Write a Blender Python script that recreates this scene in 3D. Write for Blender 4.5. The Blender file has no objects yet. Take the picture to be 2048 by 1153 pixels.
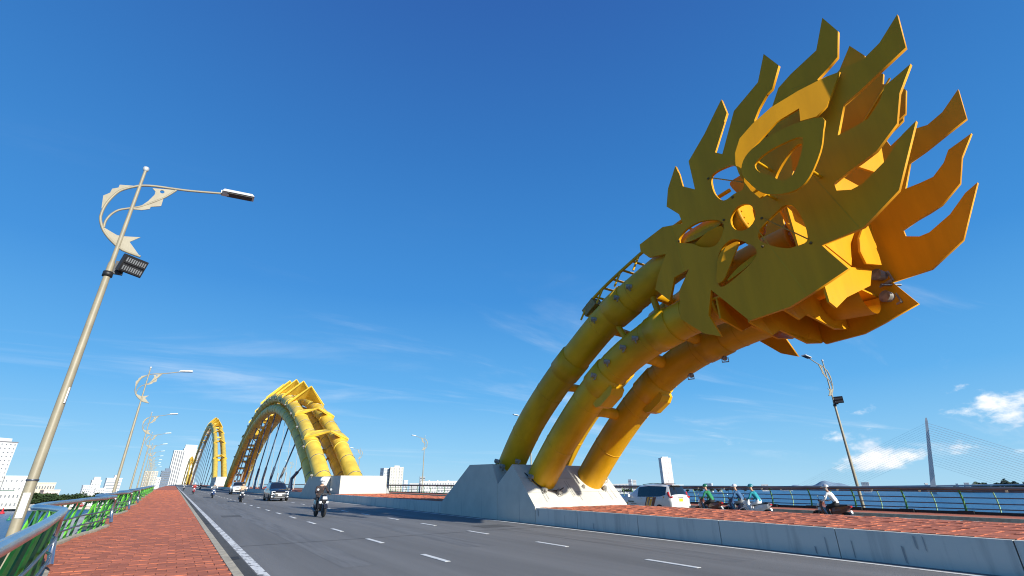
import bpy, bmesh, math, random
from mathutils import Vector, Matrix
import numpy as np
random.seed(7)
S = bpy.context.scene
COL = S.collection
R = math.radians
G = 0.0191                      # grade of the bridge deck
def deck(Y): return G * Y

# ------------------------------------------------------------------ camera
F_PX, PITCH, YAW, ROLL = 939.47, R(23.465), R(33.886), R(-0.745)
CAM = Vector((0, 0, 1.578))
cp, sp, cy, sy = math.cos(PITCH), math.sin(PITCH), math.cos(YAW), math.sin(YAW)
FW = Vector((sy*cp, cy*cp, sp)); U0 = Vector((-sy*sp, -cy*sp, cp)); R0 = Vector((cy, -sy, 0))
RT = math.cos(ROLL)*R0 + math.sin(ROLL)*U0
UP = -math.sin(ROLL)*R0 + math.cos(ROLL)*U0
cam_d = bpy.data.cameras.new('camera'); cam = bpy.data.objects.new('camera', cam_d); COL.objects.link(cam)
m = Matrix.Identity(4)
for i in range(3):
    m[i][0] = RT[i]; m[i][1] = UP[i]; m[i][2] = -FW[i]; m[i][3] = CAM[i]
cam.matrix_world = m
cam_d.sensor_width = 36; cam_d.lens = F_PX/2048*36; cam_d.clip_end = 60000; cam_d.clip_start = 0.05
S.camera = cam
def at(px, py, D):
    """point at horizontal distance D along the sight line through a place in the photograph"""
    d = FW + RT*((px-1024)/F_PX) + UP*((576.5-py)/F_PX)
    return CAM + d*(D/math.hypot(d.x, d.y))

# ------------------------------------------------------------------ light
SUN_AZ, SUN_EL = R(9.5), R(21)      # azimuth measured from -Y towards +X
sdir = Vector((math.sin(SUN_AZ)*math.cos(SUN_EL), -math.cos(SUN_AZ)*math.cos(SUN_EL), math.sin(SUN_EL)))
sun_d = bpy.data.lights.new('sun', 'SUN'); sun = bpy.data.objects.new('sun', sun_d); COL.objects.link(sun)
sun_d.energy = 5.0; sun_d.angle = R(0.53); sun_d.color = (1, .965, .87)
sun.rotation_euler = (-sdir).to_track_quat('-Z', 'Y').to_euler()
W = bpy.data.worlds.new('World'); S.world = W; W.use_nodes = True
nt = W.node_tree; N = nt.nodes; LK = nt.links; N.clear()
def wn(t, **k):
    n = N.new(t)
    for a, b in k.items(): setattr(n, a, b)
    return n
def wmath(op, a, b=None, c=None, clamp=False):
    n = N.new('ShaderNodeMath'); n.operation = op; n.use_clamp = clamp
    for i, v in enumerate((a, b, c)):
        if v is None: continue
        if isinstance(v, (int, float)): n.inputs[i].default_value = v
        else: LK.new(v, n.inputs[i])
    return n.outputs[0]
def wsmooth(v, lo, hi):
    n = N.new('ShaderNodeMapRange'); n.interpolation_type = 'SMOOTHSTEP'
    LK.new(v, n.inputs[0]); n.inputs[1].default_value = lo; n.inputs[2].default_value = hi
    return n.outputs[0]
sky = wn('ShaderNodeTexSky', sky_type='NISHITA'); sky.sun_disc = False
sky.sun_elevation = SUN_EL; sky.sun_rotation = math.atan2(sdir.x, sdir.y)
sky.altitude = 0; sky.air_density = 1.25; sky.dust_density = 0.35; sky.ozone_density = 3.0
SKYB = 6.5
geo = wn('ShaderNodeTexCoord'); sep = wn('ShaderNodeSeparateXYZ'); LK.new(geo.outputs['Generated'], sep.inputs[0])
dx, dy, dz = sep.outputs
# sky colour: keep the physical gradient, slightly more saturated as the phone shows it
gr = wn('ShaderNodeValToRGB'); LK.new(dz, gr.inputs[0]); e_ = gr.color_ramp.elements
SKYC = [(0, (.40, .73, .97)), (.06, (.255, .61, .95)), (.18, (.105, .44, .89)), (.37, (.042, .285, .74)), (.62, (.030, .195, .58)), (.82, (.026, .13, .46)), (1, (.022, .10, .39))]
e_[0].position = 0; e_[1].position = 1
for p_, c_ in SKYC[1:-1]: e_.new(p_)
for k_, (p_, c_) in enumerate(SKYC): e_[k_].color = (*[v*SKYB for v in c_], 1)
hs = wn('ShaderNodeMix', data_type='RGBA'); hs.inputs[0].default_value = .90; LK.new(sky.outputs[0], hs.inputs[6]); LK.new(gr.outputs[0], hs.inputs[7])
# clouds: direction projected on a high plane
zc = wmath('MAXIMUM', dz, 0.02)
zc2 = wmath('ADD', zc, 0.06)
cx = wmath('DIVIDE', dx, zc2); cyy = wmath('DIVIDE', dy, zc2)
comb = wn('ShaderNodeCombineXYZ'); LK.new(cx, comb.inputs[0]); LK.new(cyy, comb.inputs[1])
mp = wn('ShaderNodeMapping'); LK.new(comb.outputs[0], mp.inputs[0]); mp.inputs['Rotation'].default_value = (0, 0, R(28)); mp.inputs['Scale'].default_value = (.30, .95, 1)
cir = wn('ShaderNodeTexNoise'); LK.new(mp.outputs[0], cir.inputs['Vector']); cir.inputs['Scale'].default_value = 1.0; cir.inputs['Detail'].default_value = 7; cir.inputs['Roughness'].default_value = .62; cir.inputs['Distortion'].default_value = .7
cirm = wsmooth(cir.outputs[0], .50, .86)
elev = wmath('MULTIPLY', wsmooth(dz, .02, .10), wmath('SUBTRACT', 1.0, wsmooth(dz, .16, .62)))
cirm = wmath('MULTIPLY', wmath('MULTIPLY', cirm, elev), wmath('ADD', .42, wmath('MULTIPLY', wsmooth(dx, .5, .95), .38)))
# low cumulus near the horizon
mp2 = wn('ShaderNodeMapping'); LK.new(geo.outputs['Generated'], mp2.inputs[0]); mp2.inputs['Scale'].default_value = (1, 1, 2.1); mp2.inputs['Location'].default_value = (3.7, 1.3, 0)
cum = wn('ShaderNodeTexNoise'); LK.new(mp2.outputs[0], cum.inputs['Vector']); cum.inputs['Scale'].default_value = 7.5; cum.inputs['Detail'].default_value = 9; cum.inputs['Roughness'].default_value = .6
band = wmath('MULTIPLY', wsmooth(dz, .0, .03), wmath('SUBTRACT', 1.0, wsmooth(dz, .10, .25)))
# the fair-weather clouds gather over the sea to the right of the bridge
side = wsmooth(dx, .66, .99)
thr = wmath('ADD', wmath('MULTIPLY', wmath('MULTIPLY', band, side), .245), wmath('MULTIPLY', band, .03))
cumm = wsmooth(wmath('ADD', cum.outputs[0], thr), .785, .93)
mask = wmath('MAXIMUM', cirm, cumm, clamp=True)
shade = wn('ShaderNodeTexNoise'); LK.new(mp2.outputs[0], shade.inputs['Vector']); shade.inputs['Scale'].default_value = 16; shade.inputs['Detail'].default_value = 4
cr = wn('ShaderNodeValToRGB'); LK.new(shade.outputs[0], cr.inputs[0])
cr.color_ramp.elements[0].position = .35; cr.color_ramp.elements[0].color = (5.4, 6.0, 6.8, 1)
cr.color_ramp.elements[1].position = .62; cr.color_ramp.elements[1].color = (8.0, 7.9, 7.7, 1)
mix = wn('ShaderNodeMix', data_type='RGBA'); LK.new(mask, mix.inputs[0]); LK.new(hs.outputs[2], mix.inputs[6]); LK.new(cr.outputs[0], mix.inputs[7])
bg = wn('ShaderNodeBackground'); LK.new(mix.outputs[2], bg.inputs[0]); bg.inputs[1].default_value = 0.10
wo = wn('ShaderNodeOutputWorld'); LK.new(bg.outputs[0], wo.inputs[0])
S.view_settings.view_transform = 'Standard'; S.view_settings.look = 'None'
S.view_settings.gamma = 1; S.view_settings.exposure = 0.60
S.render.engine = 'CYCLES'
S.cycles.filter_width = 1.1
S.cycles.max_bounces = 10; S.cycles.diffuse_bounces = 6

# ------------------------------------------------------------------ materials
MATS = {}
def mat(name, col, rough=.6, metal=0, var=.12, scale=6, bump=0, bscale=40, coat=0, spec=.5, stretch=None, col2=None, lo=.35, hi=.7, obj_rand=0, island=0, trans=0, alpha=1):
    if name in MATS: return MATS[name]
    M = bpy.data.materials.new(name); M.use_nodes = True; t = M.node_tree; n = t.nodes; l = t.links
    b = n['Principled BSDF']; b.inputs['Roughness'].default_value = rough; b.inputs['Metallic'].default_value = metal
    b.inputs['Specular IOR Level'].default_value = spec; b.inputs['Coat Weight'].default_value = coat
    tc = n.new('ShaderNodeTexCoord'); vec = tc.outputs['Object']
    if stretch:
        mpn = n.new('ShaderNodeMapping'); mpn.inputs['Scale'].default_value = stretch; l.new(vec, mpn.inputs[0]); vec = mpn.outputs[0]
    ns = n.new('ShaderNodeTexNoise'); ns.inputs['Scale'].default_value = scale; ns.inputs['Detail'].default_value = 6; ns.inputs['Roughness'].default_value = .6
    l.new(vec, ns.inputs['Vector'])
    rp = n.new('ShaderNodeValToRGB'); l.new(ns.outputs[0], rp.inputs[0])
    c2 = col2 or tuple(max(0, c*(1-var*2)) for c in col); c1 = col if col2 else tuple(min(1, c*(1+var*.6)) for c in col)
    rp.color_ramp.elements[0].position = lo; rp.color_ramp.elements[0].color = (*c2, 1)
    rp.color_ramp.elements[1].position = hi; rp.color_ramp.elements[1].color = (*c1, 1)
    out = rp.outputs[0]
    if obj_rand or island:
        if island: gi = n.new('ShaderNodeNewGeometry'); rv = gi.outputs['Random Per Island']
        else: gi = n.new('ShaderNodeObjectInfo'); rv = gi.outputs['Random']
        mr = n.new('ShaderNodeMapRange'); l.new(rv, mr.inputs[0]); a = obj_rand or island
        mr.inputs[3].default_value = 1-a; mr.inputs[4].default_value = 1+a*.5
        h = n.new('ShaderNodeHueSaturation'); l.new(out, h.inputs['Color']); l.new(mr.outputs[0], h.inputs['Value']); out = h.outputs[0]
    l.new(out, b.inputs['Base Color'])
    if bump:
        nb = n.new('ShaderNodeTexNoise'); nb.inputs['Scale'].default_value = bscale; nb.inputs['Detail'].default_value = 5; l.new(tc.outputs['Object'], nb.inputs['Vector'])
        bm_ = n.new('ShaderNodeBump'); bm_.inputs['Strength'].default_value = bump; bm_.inputs['Distance'].default_value = .02
        l.new(nb.outputs[0], bm_.inputs['Height']); l.new(bm_.outputs[0], b.inputs['Normal'])
    if trans: b.inputs['Transmission Weight'].default_value = trans
    MATS[name] = M
    return M
def emis(name, col, s):
    M = mat(name, col, .3, var=.02); b = M.node_tree.nodes['Principled BSDF']
    b.inputs['Emission Color'].default_value = (*col, 1); b.inputs['Emission Strength'].default_value = s
    return M

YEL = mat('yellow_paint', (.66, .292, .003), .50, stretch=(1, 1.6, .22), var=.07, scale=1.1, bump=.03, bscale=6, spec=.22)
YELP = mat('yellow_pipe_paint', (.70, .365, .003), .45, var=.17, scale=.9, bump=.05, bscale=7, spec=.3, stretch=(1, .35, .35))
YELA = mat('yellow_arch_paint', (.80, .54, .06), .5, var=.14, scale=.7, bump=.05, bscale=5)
RUSTY = mat('yellow_underside', (.55, .26, .01), .55, var=.2, scale=1.2)
CONC = mat('plinth_concrete', (.53, .505, .44), .8, var=.05, scale=1.4, bump=.12, bscale=30)
WALLC = mat('wall_concrete', (.56, .54, .485), .85, scale=2.2, stretch=(1, 1.8, .16), col2=(.41, .395, .36), lo=.28, hi=.50, bump=.15, bscale=26)
STAIN = mat('wall_stain', (.26, .265, .26), .9, scale=5, stretch=(1, 2, .3), col2=(.36, .365, .36), lo=.35, hi=.65)
ASPH = mat('asphalt', (.198, .193, .188), .86, scale=.5, stretch=(1.5, .07, 1), col2=(.125, .122, .119), lo=.32, hi=.68, bump=.5, bscale=130)
GUTTER = mat('gutter_asphalt', (.085, .083, .078), .85, scale=1.5, var=.2, stretch=(1, .2, 1), bump=.4, bscale=90)
PAINT = mat('road_paint', (.70, .69, .66), .7, scale=9, col2=(.34, .335, .32), lo=.22, hi=.48, bump=.3, bscale=60)
PAINTW = mat('worn_road_paint', (.70, .69, .66), .75, scale=7.5, col2=(.165, .16, .155), lo=.40, hi=.49, bump=.4, bscale=60)
TILE = mat('red_paver', (.52, .150, .068), .82, scale=7, col2=(.40, .105, .048), lo=.3, hi=.7, bump=.25, bscale=40, obj_rand=.24)
TILEI = mat('red_paver_far', (.52, .150, .068), .82, scale=7, col2=(.40, .105, .048), lo=.3, hi=.7, bump=.25, bscale=40, island=.16)
GROUT = mat('paver_joint', (.30, .10, .05), .9, var=.2, scale=8)
KERB = mat('kerb_stone', (.50, .43, .31), .8, var=.16, scale=5, bump=.25, bscale=30)
STEEL = mat('rail_steel', (.50, .52, .56), .26, metal=.92, var=.1, scale=3)
STEELD = mat('rail_steel_dark', (.20, .21, .23), .4, metal=.8, var=.15, scale=4)
GRN = mat('bright_green_paint', (.13, .50, .035), .45, var=.15, scale=6)
GRND = mat('dark_green_paint', (.03, .17, .03), .5, var=.15, scale=6)
GRNP = mat('pale_green_paint', (.28, .46, .22), .5, var=.1)
POLE = mat('cream_pole_paint', (.27, .235, .16), .5, var=.08, scale=4, bump=.03)
BLACK = mat('black_plastic', (.018, .018, .02), .5, var=.2)
RUB = mat('tyre_rubber', (.02, .02, .02), .85, var=.2, scale=20)
RIM = mat('alloy_rim', (.45, .46, .48), .3, metal=.9, var=.1)
GLASS = mat('car_glass', (.012, .014, .016), .06, var=.1, coat=.6, spec=.7)
WHITE = mat('white_car_paint', (.62, .62, .61), .25, var=.03, coat=.6)
GREY = mat('dark_grey_car_paint', (.016, .017, .02), .25, metal=.2, var=.1, coat=.7)
CHR = mat('chrome', (.75, .76, .78), .15, metal=1, var=.05)
LENS = mat('headlight_lens', (.75, .77, .8), .12, var=.05, coat=.5)
REDL = mat('red_lamp_lens', (.45, .012, .012), .2, var=.1, coat=.5)
PLW = mat('white_number_plate', (.75, .75, .72), .5, var=.04)
PLY = mat('yellow_number_plate', (.85, .55, .02), .5, var=.04)
SPOTG = mat('spot_grey', (.30, .285, .25), .55, var=.25, scale=9)
LGREY = mat('lamp_grey', (.55, .56, .56), .45, metal=.3, var=.1)
CABLE = mat('hanger_cable', (.10, .15, .23), .45, metal=.3, var=.1)
CABW = mat('hanger_sleeve', (.36, .36, .34), .5, var=.1)
SKIN = mat('skin', (.50, .29, .19), .55, var=.06)

# ------------------------------------------------------------------ mesh helpers
class MB:
    def __init__(s): s.v = []; s.f = []; s.sm = []
    def add(s, vs, fs, smooth=False):
        o = len(s.v); s.v += [tuple(v) for v in vs]
        for f in fs: s.f.append(tuple(i+o for i in f)); s.sm.append(smooth)
        return s
    def box(s, x0, x1, y0, y1, z0, z1):
        return s.add([(x0,y0,z0),(x1,y0,z0),(x1,y1,z0),(x0,y1,z0),(x0,y0,z1),(x1,y0,z1),(x1,y1,z1),(x0,y1,z1)],
                     [(3,2,1,0),(4,5,6,7),(0,1,5,4),(1,2,6,5),(2,3,7,6),(3,0,4,7)])
    def cbox(s, c, d, rot=None, taper=1):
        h = [x/2 for x in d]; vs = []
        for z in (-1, 1):
            k = taper if z > 0 else 1
            for x, y in ((-1,-1),(1,-1),(1,1),(-1,1)):
                p = Vector((x*h[0]*k, y*h[1]*k, z*h[2]))
                if rot is not None: p = rot @ p
                vs.append(p + Vector(c))
        return s.add(vs, [(3,2,1,0),(4,5,6,7),(0,1,5,4),(1,2,6,5),(2,3,7,6),(3,0,4,7)])
    def tube(s, pts, r, n=10, cap=True):
        pts = [Vector(p) for p in pts]; rs = r if isinstance(r, (list, tuple)) else [r]*len(pts)
        t0 = (pts[1]-pts[0]).normalized(); a = Vector((0,0,1)) if abs(t0.z) < .9 else Vector((1,0,0))
        u = t0.cross(a).normalized(); vs = []; k = len(pts)
        for i, p in enumerate(pts):
            t = (pts[min(i+1,k-1)]-pts[max(i-1,0)]).normalized()
            u = (u - t*u.dot(t)).normalized(); w = t.cross(u)
            for j in range(n):
                an = 2*math.pi*j/n; vs.append(p + (u*math.cos(an)+w*math.sin(an))*rs[i])
        fs = [(i*n+j, i*n+(j+1)%n, (i+1)*n+(j+1)%n, (i+1)*n+j) for i in range(k-1) for j in range(n)]
        s.add(vs, fs, True)
        if cap:
            s.add(vs[:n], [tuple(range(n-1,-1,-1))]); s.add(vs[-n:], [tuple(range(n))])
        return s
    def lathe(s, c, axis, prof, n=16):
        """prof: (distance along axis, radius)"""
        ax = Vector(axis).normalized(); a = Vector((0,0,1)) if abs(ax.z) < .9 else Vector((1,0,0))
        u = ax.cross(a).normalized(); w = ax.cross(u); c = Vector(c); vs = []
        for d, r in prof:
            for j in range(n):
                an = 2*math.pi*j/n; vs.append(c + ax*d + (u*math.cos(an)+w*math.sin(an))*r)
        k = len(prof)
        fs = [(i*n+j, i*n+(j+1)%n, (i+1)*n+(j+1)%n, (i+1)*n+j) for i in range(k-1) for j in range(n)]
        s.add(vs, fs, True)
        s.add(vs[:n], [tuple(range(n-1,-1,-1))]); s.add(vs[-n:], [tuple(range(n))])
        return s
    def prism(s, poly, f0, f1):
        """extrude polygon: f0, f1 map (u, v) to the two end positions"""
        n = len(poly); vs = [f0(*p) for p in poly] + [f1(*p) for p in poly]
        return s.add(vs, [tuple(range(n-1,-1,-1)), tuple(range(n, 2*n))] + [(i, (i+1)%n, n+(i+1)%n, n+i) for i in range(n)])
    def mesh(s, name):
        me = bpy.data.meshes.new(name); me.from_pydata(s.v, [], s.f)
        me.polygons.foreach_set('use_smooth', s.sm); me.update(); return me
    def build(s, name, m_, parent=None, kind=None, fix=True):
        me = s.mesh(name)
        if fix:
            b = bmesh.new(); b.from_mesh(me); bmesh.ops.recalc_face_normals(b, faces=b.faces); b.to_mesh(me); b.free()
        me.materials.append(m_)
        return link(name, me, parent, kind)
def link(name, me, parent=None, kind=None):
    o = bpy.data.objects.new(name, me); COL.objects.link(o)
    if parent is not None: o.parent = parent
    if kind: o['kind'] = kind
    return o
def tag(o, label, cat, group=None):
    o['label'] = label; o['category'] = cat
    if group: o['group'] = group
    return o
def thing(name, label, cat, loc=(0,0,0), rz=0, group=None, rx=0, sc=1):
    o = bpy.data.objects.new(name, None); COL.objects.link(o); o.empty_display_size = .2
    o.location = loc; o.rotation_euler = (rx, 0, rz); o.scale = (sc, sc, sc)
    return tag(o, label, cat, group)
def struct(o): o['kind'] = 'structure'; return o
def copy_tree(o, parent=None):
    c = o.copy(); COL.objects.link(c); c.parent = parent
    for ch in list(o.children): copy_tree(ch, c)
    return c
def plate_mesh(name, outer, holes=(), th=.12, bev=0):
    """flat plate with holes; returns mesh in local (u, v, w) with w across the thickness"""
    cu = bpy.data.curves.new(name, 'CURVE'); cu.dimensions = '2D'; cu.fill_mode = 'BOTH'; cu.extrude = th/2
    cu.bevel_depth = bev; cu.bevel_resolution = 0
    for pl in [outer]+list(holes):
        sp_ = cu.splines.new('POLY'); sp_.points.add(len(pl)-1)
        for i, p in enumerate(pl): sp_.points[i].co = (p[0], p[1], 0, 1)
        sp_.use_cyclic_u = True
    o = bpy.data.objects.new('tmp', cu); COL.objects.link(o)
    dg = bpy.context.evaluated_depsgraph_get(); dg.update()
    me = bpy.data.meshes.new_from_object(o.evaluated_get(dg)); me.name = name
    bpy.data.objects.remove(o); bpy.data.curves.remove(cu)
    return me
def plate(name, outer, X, m_, parent, holes=(), th=.12, fold=None, smooth_in=0):
    """plate standing in a plane across X; outer in (Y, Z); fold(Y,Z)->dX bends it"""
    if smooth_in: outer = subdiv_poly(outer, smooth_in)
    me = plate_mesh(name, outer, holes, th)
    for v in me.vertices:
        u, w, t = v.co; v.co = (X + t + (fold(u, w) if fold else 0), u, w)
    b = bmesh.new(); b.from_mesh(me); bmesh.ops.recalc_face_normals(b, faces=b.faces); b.to_mesh(me); b.free()
    me.materials.clear(); me.materials.append(m_)
    return link(name, me, parent)
def catmull(pts, n=6, closed=False):
    P = [Vector(p) for p in pts]; out = []; k = len(P)
    rng = range(k) if closed else range(k-1)
    for i in rng:
        if closed: a, b, c, d = P[i-1], P[i], P[(i+1)%k], P[(i+2)%k]
        else: a, b, c, d = P[max(i-1,0)], P[i], P[i+1], P[min(i+2,k-1)]
        for j in range(n):
            t = j/n
            out.append(.5*((2*b)+(c-a)*t+(2*a-5*b+4*c-d)*t*t+(3*b-a-3*c+d)*t**3))
    if not closed: out.append(P[-1])
    return out
def subdiv_poly(pl, n): return [tuple(p) for p in catmull([(a, b) for a, b in pl], n, True)]
# ================================================================== SETTING
YA, YB = -60, 1150
WZ = -9.0
water_m = bpy.data.materials.new('river_water'); water_m.use_nodes = True
t = water_m.node_tree; b = t.nodes['Principled BSDF']; b.inputs['Base Color'].default_value = (.018, .088, .185, 1); b.inputs['Roughness'].default_value = .3; b.inputs['Specular IOR Level'].default_value = .22
tc = t.nodes.new('ShaderNodeTexCoord'); mp_ = t.nodes.new('ShaderNodeMapping'); mp_.inputs['Scale'].default_value = (.12, .22, .12); t.links.new(tc.outputs['Object'], mp_.inputs[0])
nz = t.nodes.new('ShaderNodeTexNoise'); nz.inputs['Scale'].default_value = 2.2; nz.inputs['Detail'].default_value = 6; t.links.new(mp_.outputs[0], nz.inputs[0])
bp = t.nodes.new('ShaderNodeBump'); bp.inputs['Strength'].default_value = .9; bp.inputs['Distance'].default_value = .9; t.links.new(nz.outputs[0], bp.inputs['Height']); t.links.new(bp.outputs[0], b.inputs['Normal'])
struct(MB().add([(-30000,-30000,WZ),(30000,-30000,WZ),(30000,30000,WZ),(-30000,30000,WZ)], [(0,1,2,3)]).build('water', water_m))
LAND = mat('bank_ground', (.30, .27, .20), .9, var=.3, scale=.05)
QUAY = mat('quay_concrete', (.50, .45, .37), .85, var=.2, scale=.3)
# far bank: left (city) bank, the bank the bridge lands on, and the far right shore
def land(name, pts, z=1.6, m_=LAND):
    n = len(pts); vs = [(x, y, WZ-1) for x, y in pts] + [(x, y, WZ+z) for x, y in pts]
    return struct(MB().add(vs, [tuple(range(n, 2*n))] + [(i, (i+1)%n, n+(i+1)%n, n+i) for i in range(n)]).build(name, m_))
land('far_bank', [(-2500, 560), (-420, 640), (-24, 670), (420, 760), (900, 960), (1050, 1500), (1700, 2300), (2600, 2400), (2600, 6000), (-2500, 6000)], 2.2, QUAY)
land('far_shore', [(2300, 800), (1500, 420), (1250, 260), (1150, 60), (1150, -260), (1500, -500), (4000, -500), (4000, 900)], 2.0)

# ---- bridge deck, road
def xdrift(Y): return -.014*min(max(0, Y-13.2), 160)
def xe(Y):
    """left edge of the walkway: a row of shallow bays, each swinging out behind the last"""
    if Y < 13.2:
        ks = [(-60, -.35), (0, -.62), (4.7, -.88), (8, -1.1), (11.0, -1.36), (12.3, -1.5), (13.2, -1.8)]
        for (a, xa), (b_, xb) in zip(ks, ks[1:]):
            if Y <= b_: u = (Y-a)/(b_-a); return xa+(xb-xa)*u
    u = ((Y-13.2)/11.85) % 1
    ks = [(0, -1.8), (.09, -2.22), (.2, -2.26), (.5, -2.0), (.8, -1.62), (.93, -1.5), (1, -1.8)]
    for (a, xa), (b_, xb) in zip(ks, ks[1:]):
        if u <= b_: w = (u-a)/(b_-a); w = w*w*(3-2*w); return xa+(xb-xa)*w+xdrift(Y)
XK = 1.33            # face of the kerb
XM0, XM1 = 12.97, 18.43   # median
XR0, XR1 = 29.9, 32.7     # right walkway
def strip(name, x0, x1, y0, y1, dz, m_, parent=None, n=1):
    """sheet lying on the deck between two lines; x may be functions of Y"""
    f0 = x0 if callable(x0) else (lambda Y: x0); f1 = x1 if callable(x1) else (lambda Y: x1)
    vs = []; fs = []
    for i in range(n+1):
        Y = y0+(y1-y0)*i/n; vs += [(f0(Y), Y, deck(Y)+dz), (f1(Y), Y, deck(Y)+dz)]
        if i: k = 2*i; fs.append((k-2, k-1, k+1, k))
    return MB().add(vs, fs).build(name, m_, parent)
DECKC = mat('girder_concrete', (.45, .45, .43), .85, var=.15, scale=.5)
mb = MB(); vs = []
for Y in (YA, YB):
    z = deck(Y)-.24
    vs += [(-4.6, Y, z-.06), (33.4, Y, z-.06), (33.4, Y, z-1.6), (-4.6, Y, z-1.6)]
mb.add(vs, [(0,1,5,4),(1,2,6,5),(2,3,7,6),(3,0,4,7),(0,3,2,1),(4,5,6,7)])
struct(mb.build('bridge_deck', DECKC))
road = struct(strip('road', XK-.01, XM0+.01, YA, YB, 0, ASPH))
R2 = -.20     # the far carriageway lies a little lower
road2 = struct(strip('road_far_side', XM1-.01, XR0+.01, YA, YB, R2, ASPH))
strip('gutter', XK, 1.64, YA, 400, .004, GUTTER, road)
strip('edge_line', 1.66, 1.84, YA, 500, .005, PAINTW, road)
strip('edge_line', 12.50, 12.64, YA, 500, .005, PAINT, road)
dash = MB().box(-.065, .065, -.68, .68, 0, .005).mesh('lane_dash'); dash.materials.append(PAINT)
for X, Y0, nn in ((5.32, 2.9, 44), (9.12, 3.55, 44)):
    for k in range(nn):
        Y = Y0 + 4.17*k if X < 6 else Y0 + 4.12*k
        o = link('lane_dash', dash, road); o.location = (X+random.uniform(-.01,.01), Y, deck(Y)+.004); o.rotation_euler = (math.atan(G), 0, random.uniform(-.006,.006))
strip('edge_line', 18.8, 18.94, YA, 500, R2+.005, PAINT, road2)
JNT = mat('joint_rubber', (.03, .03, .03), .8, var=.2)
for Yj in (16.1, 38.5, 61): MB().add([(XK, Yj, deck(Yj)+.0065), (12.48, Yj+.25, deck(Yj+.25)+.0065), (12.48, Yj+.29, deck(Yj+.29)+.0065), (XK, Yj+.035, deck(Yj+.035)+.0065)], [(0,1,2,3)]).build('expansion_joint', GUTTER, road)
PATCH = mat('asphalt_patch', (.105, .103, .10), .88, var=.15, scale=2, bump=.5, bscale=120)
OIL = mat('oil_streak', (.125, .122, .118), .8, scale=2.5, stretch=(2, .15, 1), col2=(.175, .17, .165), lo=.38, hi=.62)
for x0, x1, y0, y1 in ((6.9, 7.7, 12.5, 60), (3.2, 3.9, 11, 70), (10.4, 11.2, 7, 60)): strip('oil_streak', x0, x1, y0, y1, .0022, OIL, road)
for x0, x1, y0, y1 in ((10.2, 11.6, 17.2, 18.4), (2.4, 3.3, 30, 31.6)): strip('asphalt_patch', x0, x1, y0, y1, .0030, PATCH, road)
for Yd in (13.5, 25.4, 37.3, 49.2):
    dr = strip('drain_grate', XK+.03, XK+.27, Yd, Yd+.5, .0078, JNT, road)

# ---- left walkway with its pavers
walk = struct(strip('pavement', lambda Y: xe(Y)-.02, XK-.16, YA, 420, .131, GROUT, None, 900))
kerb = thing('kerb', 'long cream concrete kerb between the red walkway and the road', 'kerb')
for k in range(150):
    Y0 = -6 + k*1.2
    mbk = MB(); j = .012
    p = [(XK-.17, -.1), (XK, -.1), (XK, .12), (XK-.025, .148), (XK-.17, .148)]
    mbk.prism(p, lambda x, z: (x, Y0+j, deck(Y0)+z), lambda x, z: (x, Y0+1.2, deck(Y0+1.2)+z)); mbk.build('kerb_stone', KERB, kerb)
edge = thing('edging', 'cream concrete edging that winds along the green railing', 'kerb')
for k in range(200):
    Y0 = 2 + k*.6
    mbk = MB(); vs = []
    for Y in (Y0+.008, Y0+.6):
        x = xe(Y); z = deck(Y); vs += [(x-.17, Y, z-.05), (x+.02, Y, z-.05), (x+.02, Y, z+.19), (x-.17, Y, z+.19)]
    mbk.add(vs, [(0,1,5,4),(1,2,6,5),(2,3,7,6),(3,0,4,7),(3,2,1,0),(4,5,6,7)]); mbk.build('edging_block', KERB, edge)
TW, TL = .305, .305
tiles = []
tm = []
for q in range(4):
    mbt = MB(); a, c, h = TW/2-.004, TL/2-.004, .019
    bz = [random.uniform(-.002, .002) for _ in range(4)]
    mbt.add([(-a,-c,0),(a,-c,0),(a,c,0),(-a,c,0)]+[(x*(a-.003), y*(c-.003), h+bz[i]) for i, (x, y) in enumerate(((-1,-1),(1,-1),(1,1),(-1,1)))],
            [(4,5,6,7),(0,1,5,4),(1,2,6,5),(2,3,7,6),(3,0,4,7)])
    me = mbt.mesh('paver'); me.materials.append(TILE); tm.append(me)
cand = []
for r_ in range(-6, 480):
    Y = r_*TL
    for c_ in range(-14, 4):
        X = c_*TW + .06 + (TW/2 if r_ % 2 else 0)
        x0, x1 = X-TW/2, X+TW/2
        lo = xe(Y)+.02; hi = XK-.172
        if x1 > hi: x1 = hi
        if x0 < lo: x0 = lo
        if x1-x0 < .05: continue
        cand.append((X, Y, x0, x1, (x0-.001 <= X-TW/2 and x1+.001 >= X+TW/2)))
near = [c for c in cand if c[4] and 9.2 < c[1] < 60 and abs(c[0]+.1) < 2.6]
near.sort(key=lambda c: c[1]); near = set(near[:300])
far = MB()
for c in cand:
    X, Y, x0, x1, full = c
    dzr = random.uniform(-.003, .004)
    if c in near:
        o = link('paver', random.choice(tm), walk); o.location = (X, Y, deck(Y)+.12+dzr); o.rotation_euler = (math.atan(G)+random.uniform(-.012,.012), random.uniform(-.012,.012), random.uniform(-.012,.012))
    else:
        z = deck(Y)+.12; a = .004
        zz = [z+.02+dzr+random.uniform(-.003,.003)+ (deck(.15)*s_) for s_ in (-1,-1,1,1)]
        far.add([(x0+a,Y-TL/2+a,z-.01),(x1-a,Y-TL/2+a,z-.01),(x1-a,Y+TL/2-a,z),(x0+a,Y+TL/2-a,z),
                 (x0+a,Y-TL/2+a,zz[0]),(x1-a,Y-TL/2+a,zz[1]),(x1-a,Y+TL/2-a,zz[2]),(x0+a,Y+TL/2-a,zz[3])], [(4,5,6,7),(0,1,5,4),(1,2,6,5),(2,3,7,6),(3,0,4,7)])
far.build('paver_field', TILEI, walk, 'stuff', fix=False)
strip('paver_far_sheet', lambda Y: xe(Y)+.02, XK-.17, 480*TL-.16, 420, .135, TILEI, walk, 200)
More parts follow.
